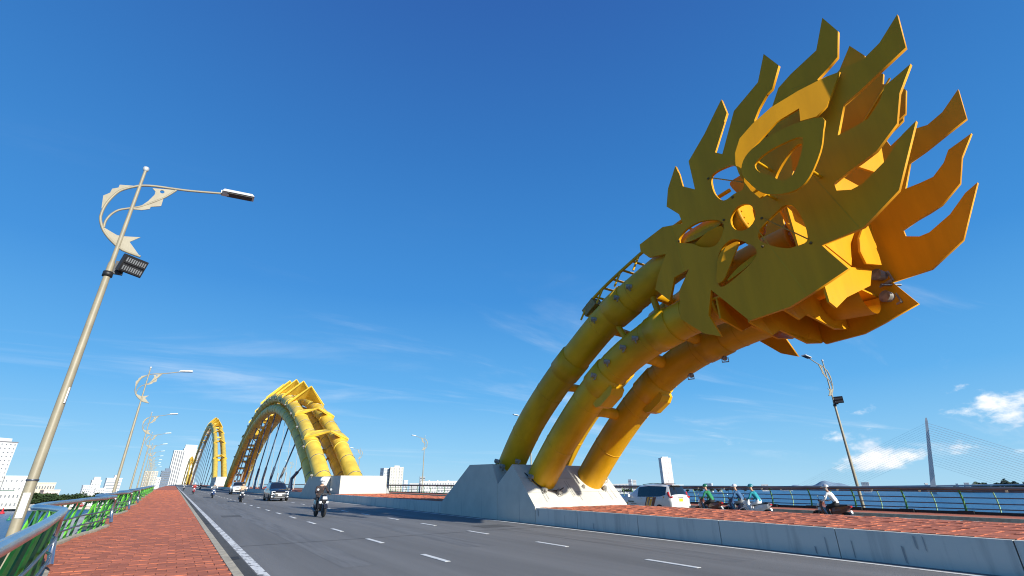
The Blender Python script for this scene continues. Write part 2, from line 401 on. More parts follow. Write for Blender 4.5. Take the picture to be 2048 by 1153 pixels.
w2 = struct(strip('pavement_far_side', XR0+.18, XR1, YA, 420, .14, TILEI))
mbk = MB(); mbk.add([(XR0, YA, deck(YA)-.3), (XR0+.18, YA, deck(YA)-.3), (XR0+.18, YA, deck(YA)+.15), (XR0, YA, deck(YA)+.15), (XR0, 420, deck(420)-.3), (XR0+.18, 420, deck(420)-.3), (XR0+.18, 420, deck(420)+.15), (XR0, 420, deck(420)+.15)], [(0,1,5,4),(1,2,6,5),(2,3,7,6),(3,0,4,7),(0,3,2,1),(4,5,6,7)])
mbk.build('kerb_stone', KERB, w2)

# ---- raised median: concrete side panels, red paver top
MH = .60
med = thing('concrete_median', 'raised grey concrete median with red paved top between the carriageways', 'median')
mb = MB(); vs = []
for Y in (YA, 800):
    z = deck(Y); vs += [(XM0+.07, Y, z-.05), (XM1-.07, Y, z-.3), (XM1-.07, Y, z+MH-.02), (XM0+.07, Y, z+MH-.02)]
mb.add(vs, [(0,1,5,4),(1,2,6,5),(2,3,7,6),(3,0,4,7),(0,3,2,1),(4,5,6,7)]); mb.build('core', GROUT, med)
PL = 3.02
for k in range(-4, 90):
    Y0, Y1 = k*PL+.02, (k+1)*PL
    for side in (0, 1):
        if side and k % 4: continue
        off = random.uniform(-.006, .006)
        x0, x1 = (XM0+off, XM0+.18) if side == 0 else (XM1-.18, XM1)
        if side: Y1 = Y0+PL*4-.02
        mb = MB(); vs = []
        for Y in (Y0, Y1):
            z = deck(Y); vs += [(x0, Y, z-(.04 if side == 0 else .24)), (x1, Y, z-(.04 if side == 0 else .24)), (x1, Y, z+MH), (x0+(.012 if side == 0 else 0), Y, z+MH)]
        mb.add(vs, [(0,1,5,4),(1,2,6,5),(2,3,7,6),(3,0,4,7),(0,3,2,1),(4,5,6,7)]); mb.build('wall_panel', WALLC, med)
# dark run-down stains and cracks standing a hair proud of the panels
for k in range(22):
    Y = random.uniform(.5, 34); w = random.uniform(.015, .06); h = random.uniform(.12, .42); z = deck(Y); top = random.random() < .45
    zz = (z+MH-.03-h, z+MH-.03) if top else (z+.02, z+.02+h)
    mb = MB(); x = XM0-.0085
    mb.add([(x, Y-w/2, zz[0]), (x, Y+w*.3, zz[0]+.03), (x, Y+w/2, zz[1]), (x, Y-w*.4, zz[1]-.02)], [(0,1,2,3)]); mb.build('stain', STAIN, med)
mb = MB(); TS = .30
for r_ in range(-8, 240):
    Y = r_*TS
    if 17.6 < Y < 26.3 or 51 < Y: continue
    for c_ in range(17):
        x0 = XM0+.19+c_*TS; x1 = min(x0+TS, XM1-.19); z = deck(Y)+MH; a = .008; d = random.uniform(-.008, .008)
        mb.add([(x0+a,Y+a,z-.02),(x1-a,Y+a,z-.02),(x1-a,Y+TS-a,z-.02),(x0+a,Y+TS-a,z-.02),
                (x0+a,Y+a,z+d+.012),(x1-a,Y+a,z+d+random.uniform(0,.02)),(x1-a,Y+TS-a,z+d+.012+random.uniform(0,.01)),(x0+a,Y+TS-a,z+d+.012)], [(4,5,6,7),(0,1,5,4),(1,2,6,5),(2,3,7,6),(3,0,4,7)])
mb.build('paver_field', TILEI, med, 'stuff', fix=False)
strip('paver_far_sheet', XM0+.18, XM1-.18, 72, 800, MH+.004, TILEI, med)
strip('paver_far_sheet', XM0+.18, XM1-.18, YA, -2.4, MH+.004, TILEI, med)

# ---- left railing
rail = thing('bridge_railing', 'winding steel handrail on bright green slanted struts beside the red walkway', 'railing')
ys = [1.0+.35*i for i in range(int(150/.35))]
def rpt(Y, h, off=0): return (xe(Y)+off-.05, Y, deck(Y)+h)
def hr(Y): return 1.13
top = MB(); prev = None
top.tube([rpt(Y, hr(Y)) for Y in ys], .062, 10); top.build('handrail', STEEL, rail)
for h, off in ((.44, .02), (.70, .0)):
    MB().tube([rpt(Y, h, off) for Y in ys], .022, 6).build('middle_rail', STEELD, rail)
# end tube of the bay that sweeps down to the edging
for Yn in (12.6, 12.6+11.85, 12.6+23.7, 12.6+35.55):
    MB().tube(catmull([rpt(Yn-.5, 1.08), rpt(Yn-.1, .95, .02), rpt(Yn+.02, .6, .06), rpt(Yn-.15, .25, .08)], 4), .05, 8).build('end_tube', STEEL, rail)
far = MB()
Y = 2.2; k = 0
while Y < 130:
    lean = .50+.1*math.sin(k*1.7); yt = Y+lean
    p0 = Vector((xe(Y)-.13, Y, deck(Y)+.16)); p1 = Vector((xe(yt)-.07, yt, deck(yt)+1.10))
    ax = (p1-p0); sdv = Vector((.9, -.25, 0)).normalized(); wv = ax.cross(sdv).normalized()
    w0, w1, th = .055, .030, .016
    vs = []
    for p, w in ((p0, w0), ((p0+p1)/2+Vector((-.03,0,0)), .048), (p1, w1)):
        vs += [p+sdv*th+wv*w, p-sdv*th+wv*w, p-sdv*th-wv*w, p+sdv*th-wv*w]
    fs = [(0,1,2,3),(11,10,9,8)]+[(i*4+j, i*4+(j+1)%4, i*4+4+(j+1)%4, i*4+4+j) for i in (0,1) for j in range(4)]
    if Y < 62: MB().add(vs, fs).build('strut', GRN if k % 2 else GRND, rail)
    else: far.add(vs, fs)
    Y += .80; k += 1
far.build('strut_field', GRN, rail, 'stuff')
strip('foot_plate', lambda Y: xe(Y)-.34, lambda Y: xe(Y)-.17, 1, 130, .10, GRND, rail, 300)

# ---- right railing
rr = thing('steel_railing', 'straight railing with green posts and dark bars above the sea on the far side', 'railing')
def sweep(x, dz, y0, y1, r): return MB().tube([(x, y0, deck(y0)+dz), (x, (y0+y1)/2, deck((y0+y1)/2)+dz), (x, y1, deck(y1)+dz)], r, 8)
RAILB = mat('weathered_top_rail', (.24, .215, .20), .4, metal=.5, var=.25, scale=1.2, stretch=(1, .3, 1))
sweep(32.62, 1.30, -20, 260, .085).build('handrail', RAILB, rr)
sweep(32.72, 1.17, -20, 260, .04).build('middle_rail', STEELD, rr)
for h in (.38, .62, .88): sweep(32.78, h, -20, 260, .026).build('middle_rail', STEELD, rr)
mb = MB(); mb.add([(32.7, -20, deck(-20)), (33.0, -20, deck(-20)), (33.0, -20, deck(-20)+.26), (32.7, -20, deck(-20)+.26), (32.7, 260, deck(260)), (33.0, 260, deck(260)), (33.0, 260, deck(260)+.26), (32.7, 260, deck(260)+.26)], [(0,1,5,4),(1,2,6,5),(2,3,7,6),(3,0,4,7),(0,3,2,1),(4,5,6,7)])
mb.build('base_beam', BLACK, rr)
pm = MB().tube(catmull([(0, 0, .2), (.10, 0, .5), (.10, 0, .85), (-.06, 0, 1.27)], 3), [.06,.055,.05,.05,.045,.045,.045,.04,.04,.04], 6).mesh('post'); pm.materials.append(mat('rail_post_green', (.07, .24, .05), .5, var=.15))
pt = MB().tube(catmull([(.16, 0, .2), (.27, 0, .5), (.25, 0, .85), (.10, 0, 1.2)], 3), .028, 6).mesh('thin_post'); pt.materials.append(GRNP)
bs = MB().box(-.12, .14, -.30, .30, .12, .30).mesh('post_foot'); bs.materials.append(BLACK)
tagm = MB().cbox((-.16, 0, 1.20), (.03, .10, .10)).mesh('reflector'); tagm.materials.append(mat('cream_reflector', (.75, .62, .35), .4))
for k in range(-4, 60):
    Y = 6.5+2.42*k
    o = link('post', pm, rr); o.location = (32.66, Y, deck(Y))
    if k < 22:
        o = link('post_foot', bs, rr); o.location = (32.66, Y, deck(Y))
        o = link('thin_post', pt, rr); o.location = (32.66, Y+1.2, deck(Y))
        o = link('reflector', tagm, rr); o.location = (32.66, Y+random.uniform(.2,1.8), deck(Y))
# ================================================================== TAIL SCULPTURE
def plinth(name, label, prof, xa=XM0-.005, xb=XM1+.005, extra=None):
    o = thing(name, label, 'plinth')
    mb = MB(); mb.prism(prof, lambda y, z: (xa, y, z), lambda y, z: (xb, y, z)); mb.build('block', CONC, o)
    return o
pl = thing('concrete_plinth', 'pale two-stepped concrete plinth carrying the feet of the curled tail', 'plinth')
def block(prof, par, xa=XM0-.02, xb=XM1+.02): return MB().prism(prof, lambda y, z: (xa, y, z), lambda y, z: (xb, y, z)).build('block', CONC, par)
block([(17.75, .3), (17.75, .985), (19.45, 2.76), (20.72, 1.93), (20.72, .3)], pl)
block([(20.74, .3), (20.74, 1.92), (21.25, 2.86), (23.55, 2.93), (26.8, 1.1), (26.8, .3)], pl)
for Y in (18.9, 22.2, 24.3):      # pour joints on the side face
    MB().add([(XM0-.023, Y, deck(Y)+.02), (XM0-.023, Y+.03, deck(Y)+.02), (XM0-.023, Y+.05, deck(Y)+random.uniform(.6,1.5)), (XM0-.023, Y+.02, deck(Y)+random.uniform(.6,1.5))], [(0,1,2,3)]).build('joint', STAIN, pl)

for z_ in (1.55, 2.15):        # formwork lines on the front slope
    y_ = 17.75+(z_-.985)*(19.45-17.75)/(2.76-.985)
    MB().box(XM0, XM1, y_-.012, y_+.004, z_, z_+.012).build('joint', STAIN, pl)
for k in range(9):
    x_ = random.uniform(13.3, 18.2); z_ = random.uniform(1.0, 1.4); l_ = random.uniform(.25, .7); f_ = lambda z: 17.75+(z-.985)*(1.70/1.775)-.006
    MB().add([(x_-.02, f_(z_), z_), (x_+.03, f_(z_), z_), (x_+.015, f_(z_+l_), z_+l_), (x_-.01, f_(z_+l_), z_+l_)], [(0,1,2,3)]).build('stain', mat('faint_stain', (.36, .355, .32), .9, var=.2, scale=6), pl)
tail = thing('dragon_tail', 'huge yellow steel tail sculpture with flame-shaped plates curling over the median', 'sculpture', (0, 0, 0))
XLP, XRP = 14.2, 17.2
low = [(20.3, .6), (18.8, 2.2), (17.0, 3.87), (15.0, 5.4), (13.1, 6.45), (11.2, 7.05), (9.3, 7.35), (8.3, 7.4)]
upp = [(22.9, .8), (21.5, 2.74), (19.69, 4.65), (17.56, 6.26), (15.63, 7.4), (13.73, 8.4), (11.49, 9.15), (9.2, 9.7), (6.75, 9.92)]
def path(pl_, X, n=5): return [(X, p[0], p[1]) for p in catmull(pl_, n)]
PR = .68
pipes = []
for X in (XLP, XRP):
    for pl_ in (low, upp):
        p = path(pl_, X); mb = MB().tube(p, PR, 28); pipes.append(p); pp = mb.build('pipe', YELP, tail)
        # flange and bolts at the foot, wide collars, seam rings
        ts = [(len(p)*f_) for f_ in ((.48, .74) if pl_ is low else (.44, .66))]
        for i in ts:
            i = int(i); c = Vector(p[i]); ax = (Vector(p[i+1])-Vector(p[i-1])).normalized()
            MB().lathe(c, ax, [(-.5, PR+.005), (-.5, PR+.05), (.5, PR+.05), (.5, PR+.005)], 28).build('collar', YELP, tail)
        for i in range(4, len(p)-2, 5):
            c = Vector(p[i]); ax = (Vector(p[i+1])-Vector(p[i-1])).normalized()
            MB().lathe(c, ax, [(-.02, PR+.004), (-.015, PR+.012), (.015, PR+.012), (.02, PR+.004)], 28).build('weld_seam', YELP, tail)
        c = Vector(p[-1]); ax = (Vector(p[-1])-Vector(p[-2])).normalized()
        ec = MB().lathe(c, ax, [(-.1, PR+.01), (-.1, PR+.07), (.03, PR+.07), (.03, PR-.02), (.03, .001)], 28).build('end_cap', YEL, tail)
        a = Vector((1, 0, 0)); w = ax.cross(a)
        bb = MB()
        for k in range(16):
            an = k*math.pi/8; q = c+ax*.03+(a*math.cos(an)+w*math.sin(an))*(PR-.09); bb.lathe(q, ax, [(0, .035), (.03, .03)], 6)
        bo = bb.build('bolt_ring', YELP, ec)
        # foot ring
        fi = 4 if pl_ is low else 5
        c = Vector(p[fi]); ax = (Vector(p[fi+1])-Vector(p[fi-1])).normalized()
        MB().lathe(c, ax, [(-.12, PR+.01), (-.12, PR+.07), (-.02, PR+.07), (0, PR+.01)], 28).build('foot_ring', YELP, tail)

# web plates between upper and lower pipes, and cross frames between left and right
def interp(pl_, f_):
    P = catmull(pl_, 8); i = f_*(len(P)-1); k = int(i); k = min(k, len(P)-2); return P[k].lerp(P[k+1], i-k)
for X in (XLP, XRP):
    pass
for f_ in (.36, .58, .72, .88):
    for pl_, sgn in ((low, -1), (upp, 1)):
        p = interp(pl_, f_); q = interp(pl_, f_+.02); tdir = Vector((0, q.x-p.x, q.y-p.y)).normalized(); nrm = Vector((0, -tdir.z, tdir.y))
        # curved cross beam: dips in the middle
        pts = [Vector((XLP+(XRP-XLP)*k/8, p.x, p.y)) - nrm*(.30*math.sin(math.pi*k/8)) for k in range(9)]
        MB().tube(pts, .26 if pl_ is low else .2, 12).build('cross_beam', YELP, tail)
for f_ in (.62, .74, .86):
    for X in (XLP, XRP):
        a = interp(low, f_); b2 = interp(upp, f_+.02); MB().tube([(X, a.x, a.y), (X, b2.x, b2.y)], .13, 8).build('strut', YELP, tail)
# saddle plates with a dark lens opening where the feet of the frame meet (underside)
for X in (XLP, XRP):
    p = interp(low, .47); q = interp(low, .50); t_ = Vector((0, q.x-p.x, q.y-p.y)).normalized(); nn = Vector((0, -t_.z, t_.y))
    if nn.z > 0: nn = -nn
    mb = MB(); c = Vector((X, p.x, p.y))
    ou = [(-.75, 0), (-.6, .82), (-.35, .95), (.35, .95), (.6, .82), (.75, 0)]
    mb.prism(ou, lambda u, v: c+t_*u+nn*v+Vector((-.35,0,0)), lambda u, v: c+t_*u+nn*v+Vector((.35,0,0))); mb.build('saddle', YELP, tail)

# ---- the flame plates: outline measured on the upright plane of the left plate
PLATE = [[8.6,12.87],[8.51,12.44],[8.47,11.87],[8.0,11.45],[8.03,12.71],[7.21,13.39],[6.63,14.0],[6.34,14.29],[6.27,13.61],[7.0,12.41],[6.75,12.16],[6.02,13.5],[5.05,13.95],[4.64,14.85],[4.33,14.03],[4.71,13.35],[4.9,13.29],[5.25,12.96],[5.47,12.66],[5.51,12.24],[4.85,12.74],[4.53,13.24],[4.09,13.43],[3.28,13.64],[2.86,14.59],[2.64,13.78],[2.87,12.96],[3.13,12.82],[3.5,12.66],[3.43,12.27],[2.92,12.52],[2.37,12.38],[1.93,12.56],[1.38,13.06],[1.51,11.96],[2.12,11.73],[2.63,11.53],[3.13,11.38],[3.5,10.56],[3.1,10.55],[2.76,10.57],[2.4,10.88],[2.18,11.23],[1.86,11.33],[1.56,11.43],[1.98,10.8],[2.26,10.02],[2.84,9.56],[3.2,9.45],[3.51,9.38],[3.95,9.23],[3.95,8.99],[3.63,8.83],[3.37,8.85],[2.76,9.18],[2.25,9.66],[1.91,9.84],[2.72,8.27],[3.65,7.69],[4.7,7.65],[4.26,6.76],[5.28,6.42],[5.9,6.24],[7.11,6.2],[8.14,7.58],[8.4,6.78],[8.11,5.98],[8.69,6.24],[9.45,6.97],[9.34,7.96],[8.8,8.61],[9.44,8.53],[9.78,7.76],[10.33,8.39],[10.13,8.84],[9.63,9.57],[10.41,9.76],[10.76,10.19],[10.76,10.48],[9.59,10.69],[8.73,10.41],[8.81,10.84],[9.27,11.42],[9.08,12.12]]
H1 = [[7.27,11.6],[6.84,11.62],[6.41,11.42],[6.31,10.54],[6.68,10.48],[7.06,10.44],[7.3,10.8],[7.36,11.25]]
H2 = [[9.01,9.78],[8.71,10.09],[8.16,10.15],[7.61,9.98],[7.26,9.69],[7.33,9.34],[7.67,9.02],[8.14,9.16],[8.52,9.48]]
H3 = [[6.58+.42*math.cos(a), 9.53+.45*math.sin(a)] for a in [k*math.pi/10 for k in range(20)]]
H4 = [[6.22,8.79],[6.03,8.96],[5.58,9.18],[5.31,9.27],[5.06,9.09],[4.95,8.59],[4.94,8.16],[5.02,7.91],[5.31,7.9],[5.58,7.96],[5.98,8.24],[6.25,8.55]]
H5 = [[7.78,8.18],[7.66,8.6],[7.39,8.89],[7.02,8.95],[6.6,8.59],[6.42,8.31],[6.51,8.04],[6.96,7.78],[7.65,7.54],[7.85,7.68]]
H6 = [[4.76,10.86],[4.39,10.91],[4.59,10.44],[4.87,10.09],[5.15,10.04],[5.34,10.29]]
HL = [subdiv_poly(h, 4) for h in (H1, H2, H4, H5, H6)] + [H3]
XPL, XPR = 13.38, 18.02
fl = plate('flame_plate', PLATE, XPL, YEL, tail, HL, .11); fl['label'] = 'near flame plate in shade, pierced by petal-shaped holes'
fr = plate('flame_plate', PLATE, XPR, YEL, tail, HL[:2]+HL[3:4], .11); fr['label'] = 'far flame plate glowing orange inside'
MID = [[2.93,14.9],[2.68,14.2],[2.8,13.6],[2.45,13.2],[2.56,12.87],[2.2,12.48],[2.14,12.26],[2.36,11.54],[2.72,11.4],[3.21,11.35],[4.6,11.2],[5.6,11.6],[5.4,13.0],[3.9,13.6]]
plate('crest_plate', MID, 15.5, YEL, tail, th=.09)
MB().tube([(15.42, 2.35, 12.9), (15.42, 3.6, 11.7)], .03, 6).build('stiffener', YELP, tail)
for (y0, z0, y1, z1) in ((4.45, 10.0, 3.75, 7.75), (9.2, 10.5, 9.0, 8.6), (6.3, 9.1, 5.4, 6.5), (4.2, 12.9, 3.75, 12.75)):
    d_ = Vector((0, y1-y0, z1-z0)); n_ = Vector((0, -d_.z, d_.y)).normalized()*.012; a_ = Vector((XPL-.061, y0, z0)); b_ = a_+d_
    MB().add([a_-n_, a_+n_, b_+n_, b_-n_], [(0,1,2,3)]).build('weld_seam', YELP, tail)
for y_, z_ in ((7.42, 11.55), (6.75, 10.38), (4.92, 7.82), (6.02, 9.2), (7.2, 9.75), (5.25, 11.85), (6.2, 8.3), (9.0, 9.8)):
    MB().lathe((XPL-.05, y_, z_), (-1, 0, 0), [(0, .045), (.03, .04), (.05, .02)], 8).build('bolt', mat('rusty_bolt', (.13, .08, .02), .7), tail)
# curl relief standing off the near plate
S1 = [[2.92,12.36],[3.24,12.35],[3.87,12.2],[4.55,11.95],[5.06,11.59],[5.44,11.22],[5.63,10.76],[5.68,10.38],[5.66,10.04],[5.61,9.8],[5.49,9.37],[5.34,9.06],[5.18,9.14],[5.37,9.35],[5.49,9.65],[5.53,9.99],[5.58,10.14],[5.42,10.53],[5.0,10.94],[4.53,11.38],[3.97,11.59],[4.03,11.15],[3.68,11.13],[3.41,11.35]]
S2O = [[3.28,10.26],[3.36,9.87],[3.56,9.37],[3.96,8.84],[4.33,8.67],[4.82,8.81],[5.21,9.13],[5.44,9.58],[5.57,9.98],[5.43,10.35],[5.1,10.55],[4.55,10.6],[3.91,10.54]]
S2I = [[3.83,10.01],[4.35,10.17],[4.87,10.16],[5.16,10.0],[5.08,9.7],[4.83,9.43],[4.6,9.12],[4.31,9.12],[4.07,9.43]]
plate('curl', S1, 13.1, YEL, tail, th=.07, fold=lambda y, z: -.5*(y-3.2))['label'] = 'orange crescent curl bolted onto the near plate'
plate('curl', subdiv_poly(S2O, 3), 11.85, YEL, tail, [subdiv_poly(S2I, 3)], .07)['label'] = 'teardrop ring on the near plate'
for y, z in ((5.5, 9.6), (5.4, 10.6), (4.2, 9.6)):
    MB().tube([(11.90, y*.965, z*.965+.05), (XPL+.02, y, z)], .04, 8).build('stand_off', YELP, tail)
# petals bent out of the round holes
def petal(name, pts, X, bend, th=.05, m_=YEL):
    pts = subdiv_poly(pts, 4); ys_ = [p[0] for p in pts]; zs_ = [p[1] for p in pts]; cy_, cz_ = sum(ys_)/len(ys_), sum(zs_)/len(zs_)
    return plate(name, pts, X, m_, tail, th=th, fold=lambda y, z: bend(y-cy_, z-cz_))
petal('petal', [[7.2,11.5],[6.85,11.55],[6.45,11.35],[6.35,10.6],[6.7,10.55]], XPL+.2, lambda y, z: .35*y+.5)
petal('petal', [[8.9,9.75],[8.5,10.05],[7.9,10.05],[7.4,9.75],[8.0,9.62],[8.5,9.6]], XPL+.12, lambda y, z: .6*z)
petal('petal', [[8.55,9.4],[7.9,9.62],[7.35,9.6],[7.4,9.3],[7.7,9.08],[8.1,9.2]], XPL+.12, lambda y, z: -.55*z)
petal('petal', [[7.72,8.2],[7.6,8.6],[7.35,8.85],[7.0,8.9],[7.25,8.4],[7.6,7.75],[7.8,7.7]], XPL-.02, lambda y, z: -.45*(y), m_=YEL)
petal('petal', [[7.5,7.65],[6.95,7.85],[6.6,8.1],[6.5,8.3],[6.8,8.2],[7.2,8.0]], XPL+.1, lambda y, z: .5*z)
for (y0, z0, y1, z1) in ((7.3, 11.5, 6.3, 10.7), (5.95, 9.15, 4.95, 7.95)):
    MB().tube([(XPL-.08, y0, z0), (XPL-.08, y1, z1)], .022, 6).build('tie_rod', RUSTY, tail)
# sunlit sheets across the inside of the tail
def sheet(name, pts, th=.06, m_=YEL):
    """pts (X, Y, Z) roughly planar"""
    P = [Vector(p) for p in pts]; n = (P[1]-P[0]).cross(P[2]-P[0]).normalized()*th/2; k = len(P)
    return MB().add([p+n for p in P]+[p-n for p in P], [tuple(range(k)), tuple(range(2*k-1, k-1, -1))]+[(i, (i+1)%k, k+(i+1)%k, k+i) for i in range(k)]).build(name, m_, tail)
def ysheet(pts, Y, sl=0): sheet('cross_sheet', [(x, Y+sl*(z-7), z) for x, z in pts])
ysheet([(13.46,6.1),(13.8,6.0),(14.7,6.5),(16.8,7.35),(17.4,8.05),(15.75,7.72),(14.2,8.05),(13.46,8.05)], 4.98)
ysheet([(14.2,8.08),(15.74,7.76),(16.35,8.6),(17.0,9.35)], 4.96)
ysheet([(16.0,8.2),(16.15,7.83),(17.45,8.12),(17.85,9.95),(16.9,9.3),(16.3,8.75)], 4.70)
sheet('cross_sheet', [(14.6, 5.75, 8.5), (17.9, 5.75, 8.6), (17.9, 6.2, 11.2), (14.6, 6.2, 11.2)])
sheet('cross_sheet', [(14.7, 3.7, 10.2), (16.5, 3.55, 10.5), (16.6, 3.35, 12.0), (15.0, 3.4, 11.6)])
sheet('cross_sheet', [(13.9, 4.2, 9.30), (16.4, 4.2, 9.35), (16.4, 4.05, 10.15), (13.9, 4.1, 9.95)])
sheet('cross_sheet', [(13.46, 5.33, 7.85), (14.9, 5.36, 7.95), (14.9, 5.36, 8.95), (13.46, 5.33, 9.25)])
# shaded floor ribs and the drum under the jaw
for Yr, zb, zt in ((8.1, 6.35, 7.3), (7.2, 5.95, 7.2), (6.3, 6.2, 7.3)):
    sheet('floor_rib', [(13.46, Yr, zb+.25), (14.4, Yr-.1, zb-.05), (15.2, Yr, zb+.3), (16.6, Yr-.1, zb+.05), (17.94, Yr, zb+.3), (17.94, Yr, zt), (13.46, Yr, zt)], m_=YEL)
sheet('floor_plate', [(13.46, 8.3, 7.32), (17.94, 8.3, 7.32), (17.94, 5.2, 7.32), (13.46, 5.2, 7.32)], m_=YEL)
drum = []
for k in range(15):
    a = math.pi+math.pi*k/14*1.0; drum.append((math.cos(a), math.sin(a)))
mb = MB(); vs = []
for y_, r_, zc_ in ((6.8, .40, 7.2), (6.1, .60, 7.2), (5.25, .68, 7.2), (5.12, .68, 7.2)):
    vs += [(16.95+c_*r_*1.15, y_, zc_+s_*r_) for c_, s_ in drum]
mb.add(vs, [(i*15+j, i*15+j+1, (i+1)*15+j+1, (i+1)*15+j) for i in range(3) for j in range(14)], True); mb.build('jaw_shell', YEL, tail)
# ladder-like walkway on the back of the upper pipes
for X in (15.0, 16.4):
    pts = []
    for f_ in np.linspace(.60, .98, 14):
        p = interp(upp, f_); q = interp(upp, f_-.01); t_ = Vector((p.x-q.x, p.y-q.y)).normalized(); nn = Vector((t_.y, -t_.x)); 
        if nn.y < 0: nn = -nn
        pts.append((X-1.05, p.x+nn.x*1.22, p.y+nn.y*1.22))
    MB().tube(pts, .07, 6).build('walkway_rail', YELP, tail)
    for q in pts[::2]: MB().tube([q, (q[0]-.2 if X < 15.5 else q[0]+.2, q[1]+.25, q[2]-.65)], .045, 6).build('walkway_post', YELP, tail)
for k in range(12):
    p = interp(upp, .60+.033*k); MB().tube([(13.95, p.x+.52, p.y+1.1), (15.35, p.x+.52, p.y+1.1)], .05, 6).build('walkway_rung', YELP, tail)
p = interp(upp, .60); MB().cbox((14.1, p.x+.35, p.y+.95), (.5, .8, .40), Matrix.Rotation(-.5, 3, 'X')).build('cabinet', mat('cabinet_brown', (.30, .20, .06), .6), tail)
# spot lamps on the pipes
def spot_mesh():
    mb = MB(); mb.lathe((0,0,0), (1,0,.15), [(-.14, .07), (-.1, .10), (.10, .12), (.16, .13)], 12); mb.box(-.03, .03, -.15, .15, -.22, -.18); mb.box(-.02, .02, -.16, -.13, -.22, .02); mb.box(-.02, .02, .13, .16, -.22, .02)
    return mb
spm = spot_mesh().mesh('spotlight'); spm.materials.append(SPOTG)
def spot(p, rz, par, sc=1.0, rx=0):
    o = link('spotlight', spm, par); o.location = p; o.rotation_euler = (rx, 0, rz); o.scale = (sc,)*3
for f_, X, pl_, rz in ((.62,13.55,upp,2.2),(.70,13.55,upp,2.4),(.63,13.5,low,2.5),(.56,13.5,low,2.3),(.68,13.5,low,2.2),(.74,13.55,upp,2.0),(.50,13.5,low,2.6),(.66,16.9,low,.4),(.78,16.9,low,.6)):
    p = interp(pl_, f_); spot((X-.05, p.x, p.y-(.05 if X < 15 else .95)), rz, tail, .8)
for p in ((17.95, 4.9, 7.95), (18.05, 4.9, 7.2)): spot(p, 2.8, tail, 1.5, .2)
MB().tube([(17.6, 4.9, 7.55), (18.3, 4.6, 7.6)], .04, 6).build('lamp_bracket', STEELD, tail)
for (x, y, z, rz) in ((13.35,20.9,2.75,2.4),(13.3,21.3,3.0,2.0),(13.35,19.55,2.9,2.6),(13.5,18.7,2.2,2.2),(13.9,18.25,1.65,1.8),(14.6,18.1,1.55,1.2),(16.4,18.5,1.75,.9),(17.6,18.3,1.7,.8),(17.95,18.6,2.15,.6)):
    spot((x, y, z), rz, pl, .85, random.uniform(-.6,.6))
MB().tube(catmull([(13.35, 20.2, 2.45), (13.3, 19.6, 2.55), (13.45, 18.9, 2.25), (13.8, 18.4, 1.75), (14.5, 18.2, 1.6), (15.0, 18.3, 1.72)], 4), .03, 6).build('lamp_cable', BLACK, pl)

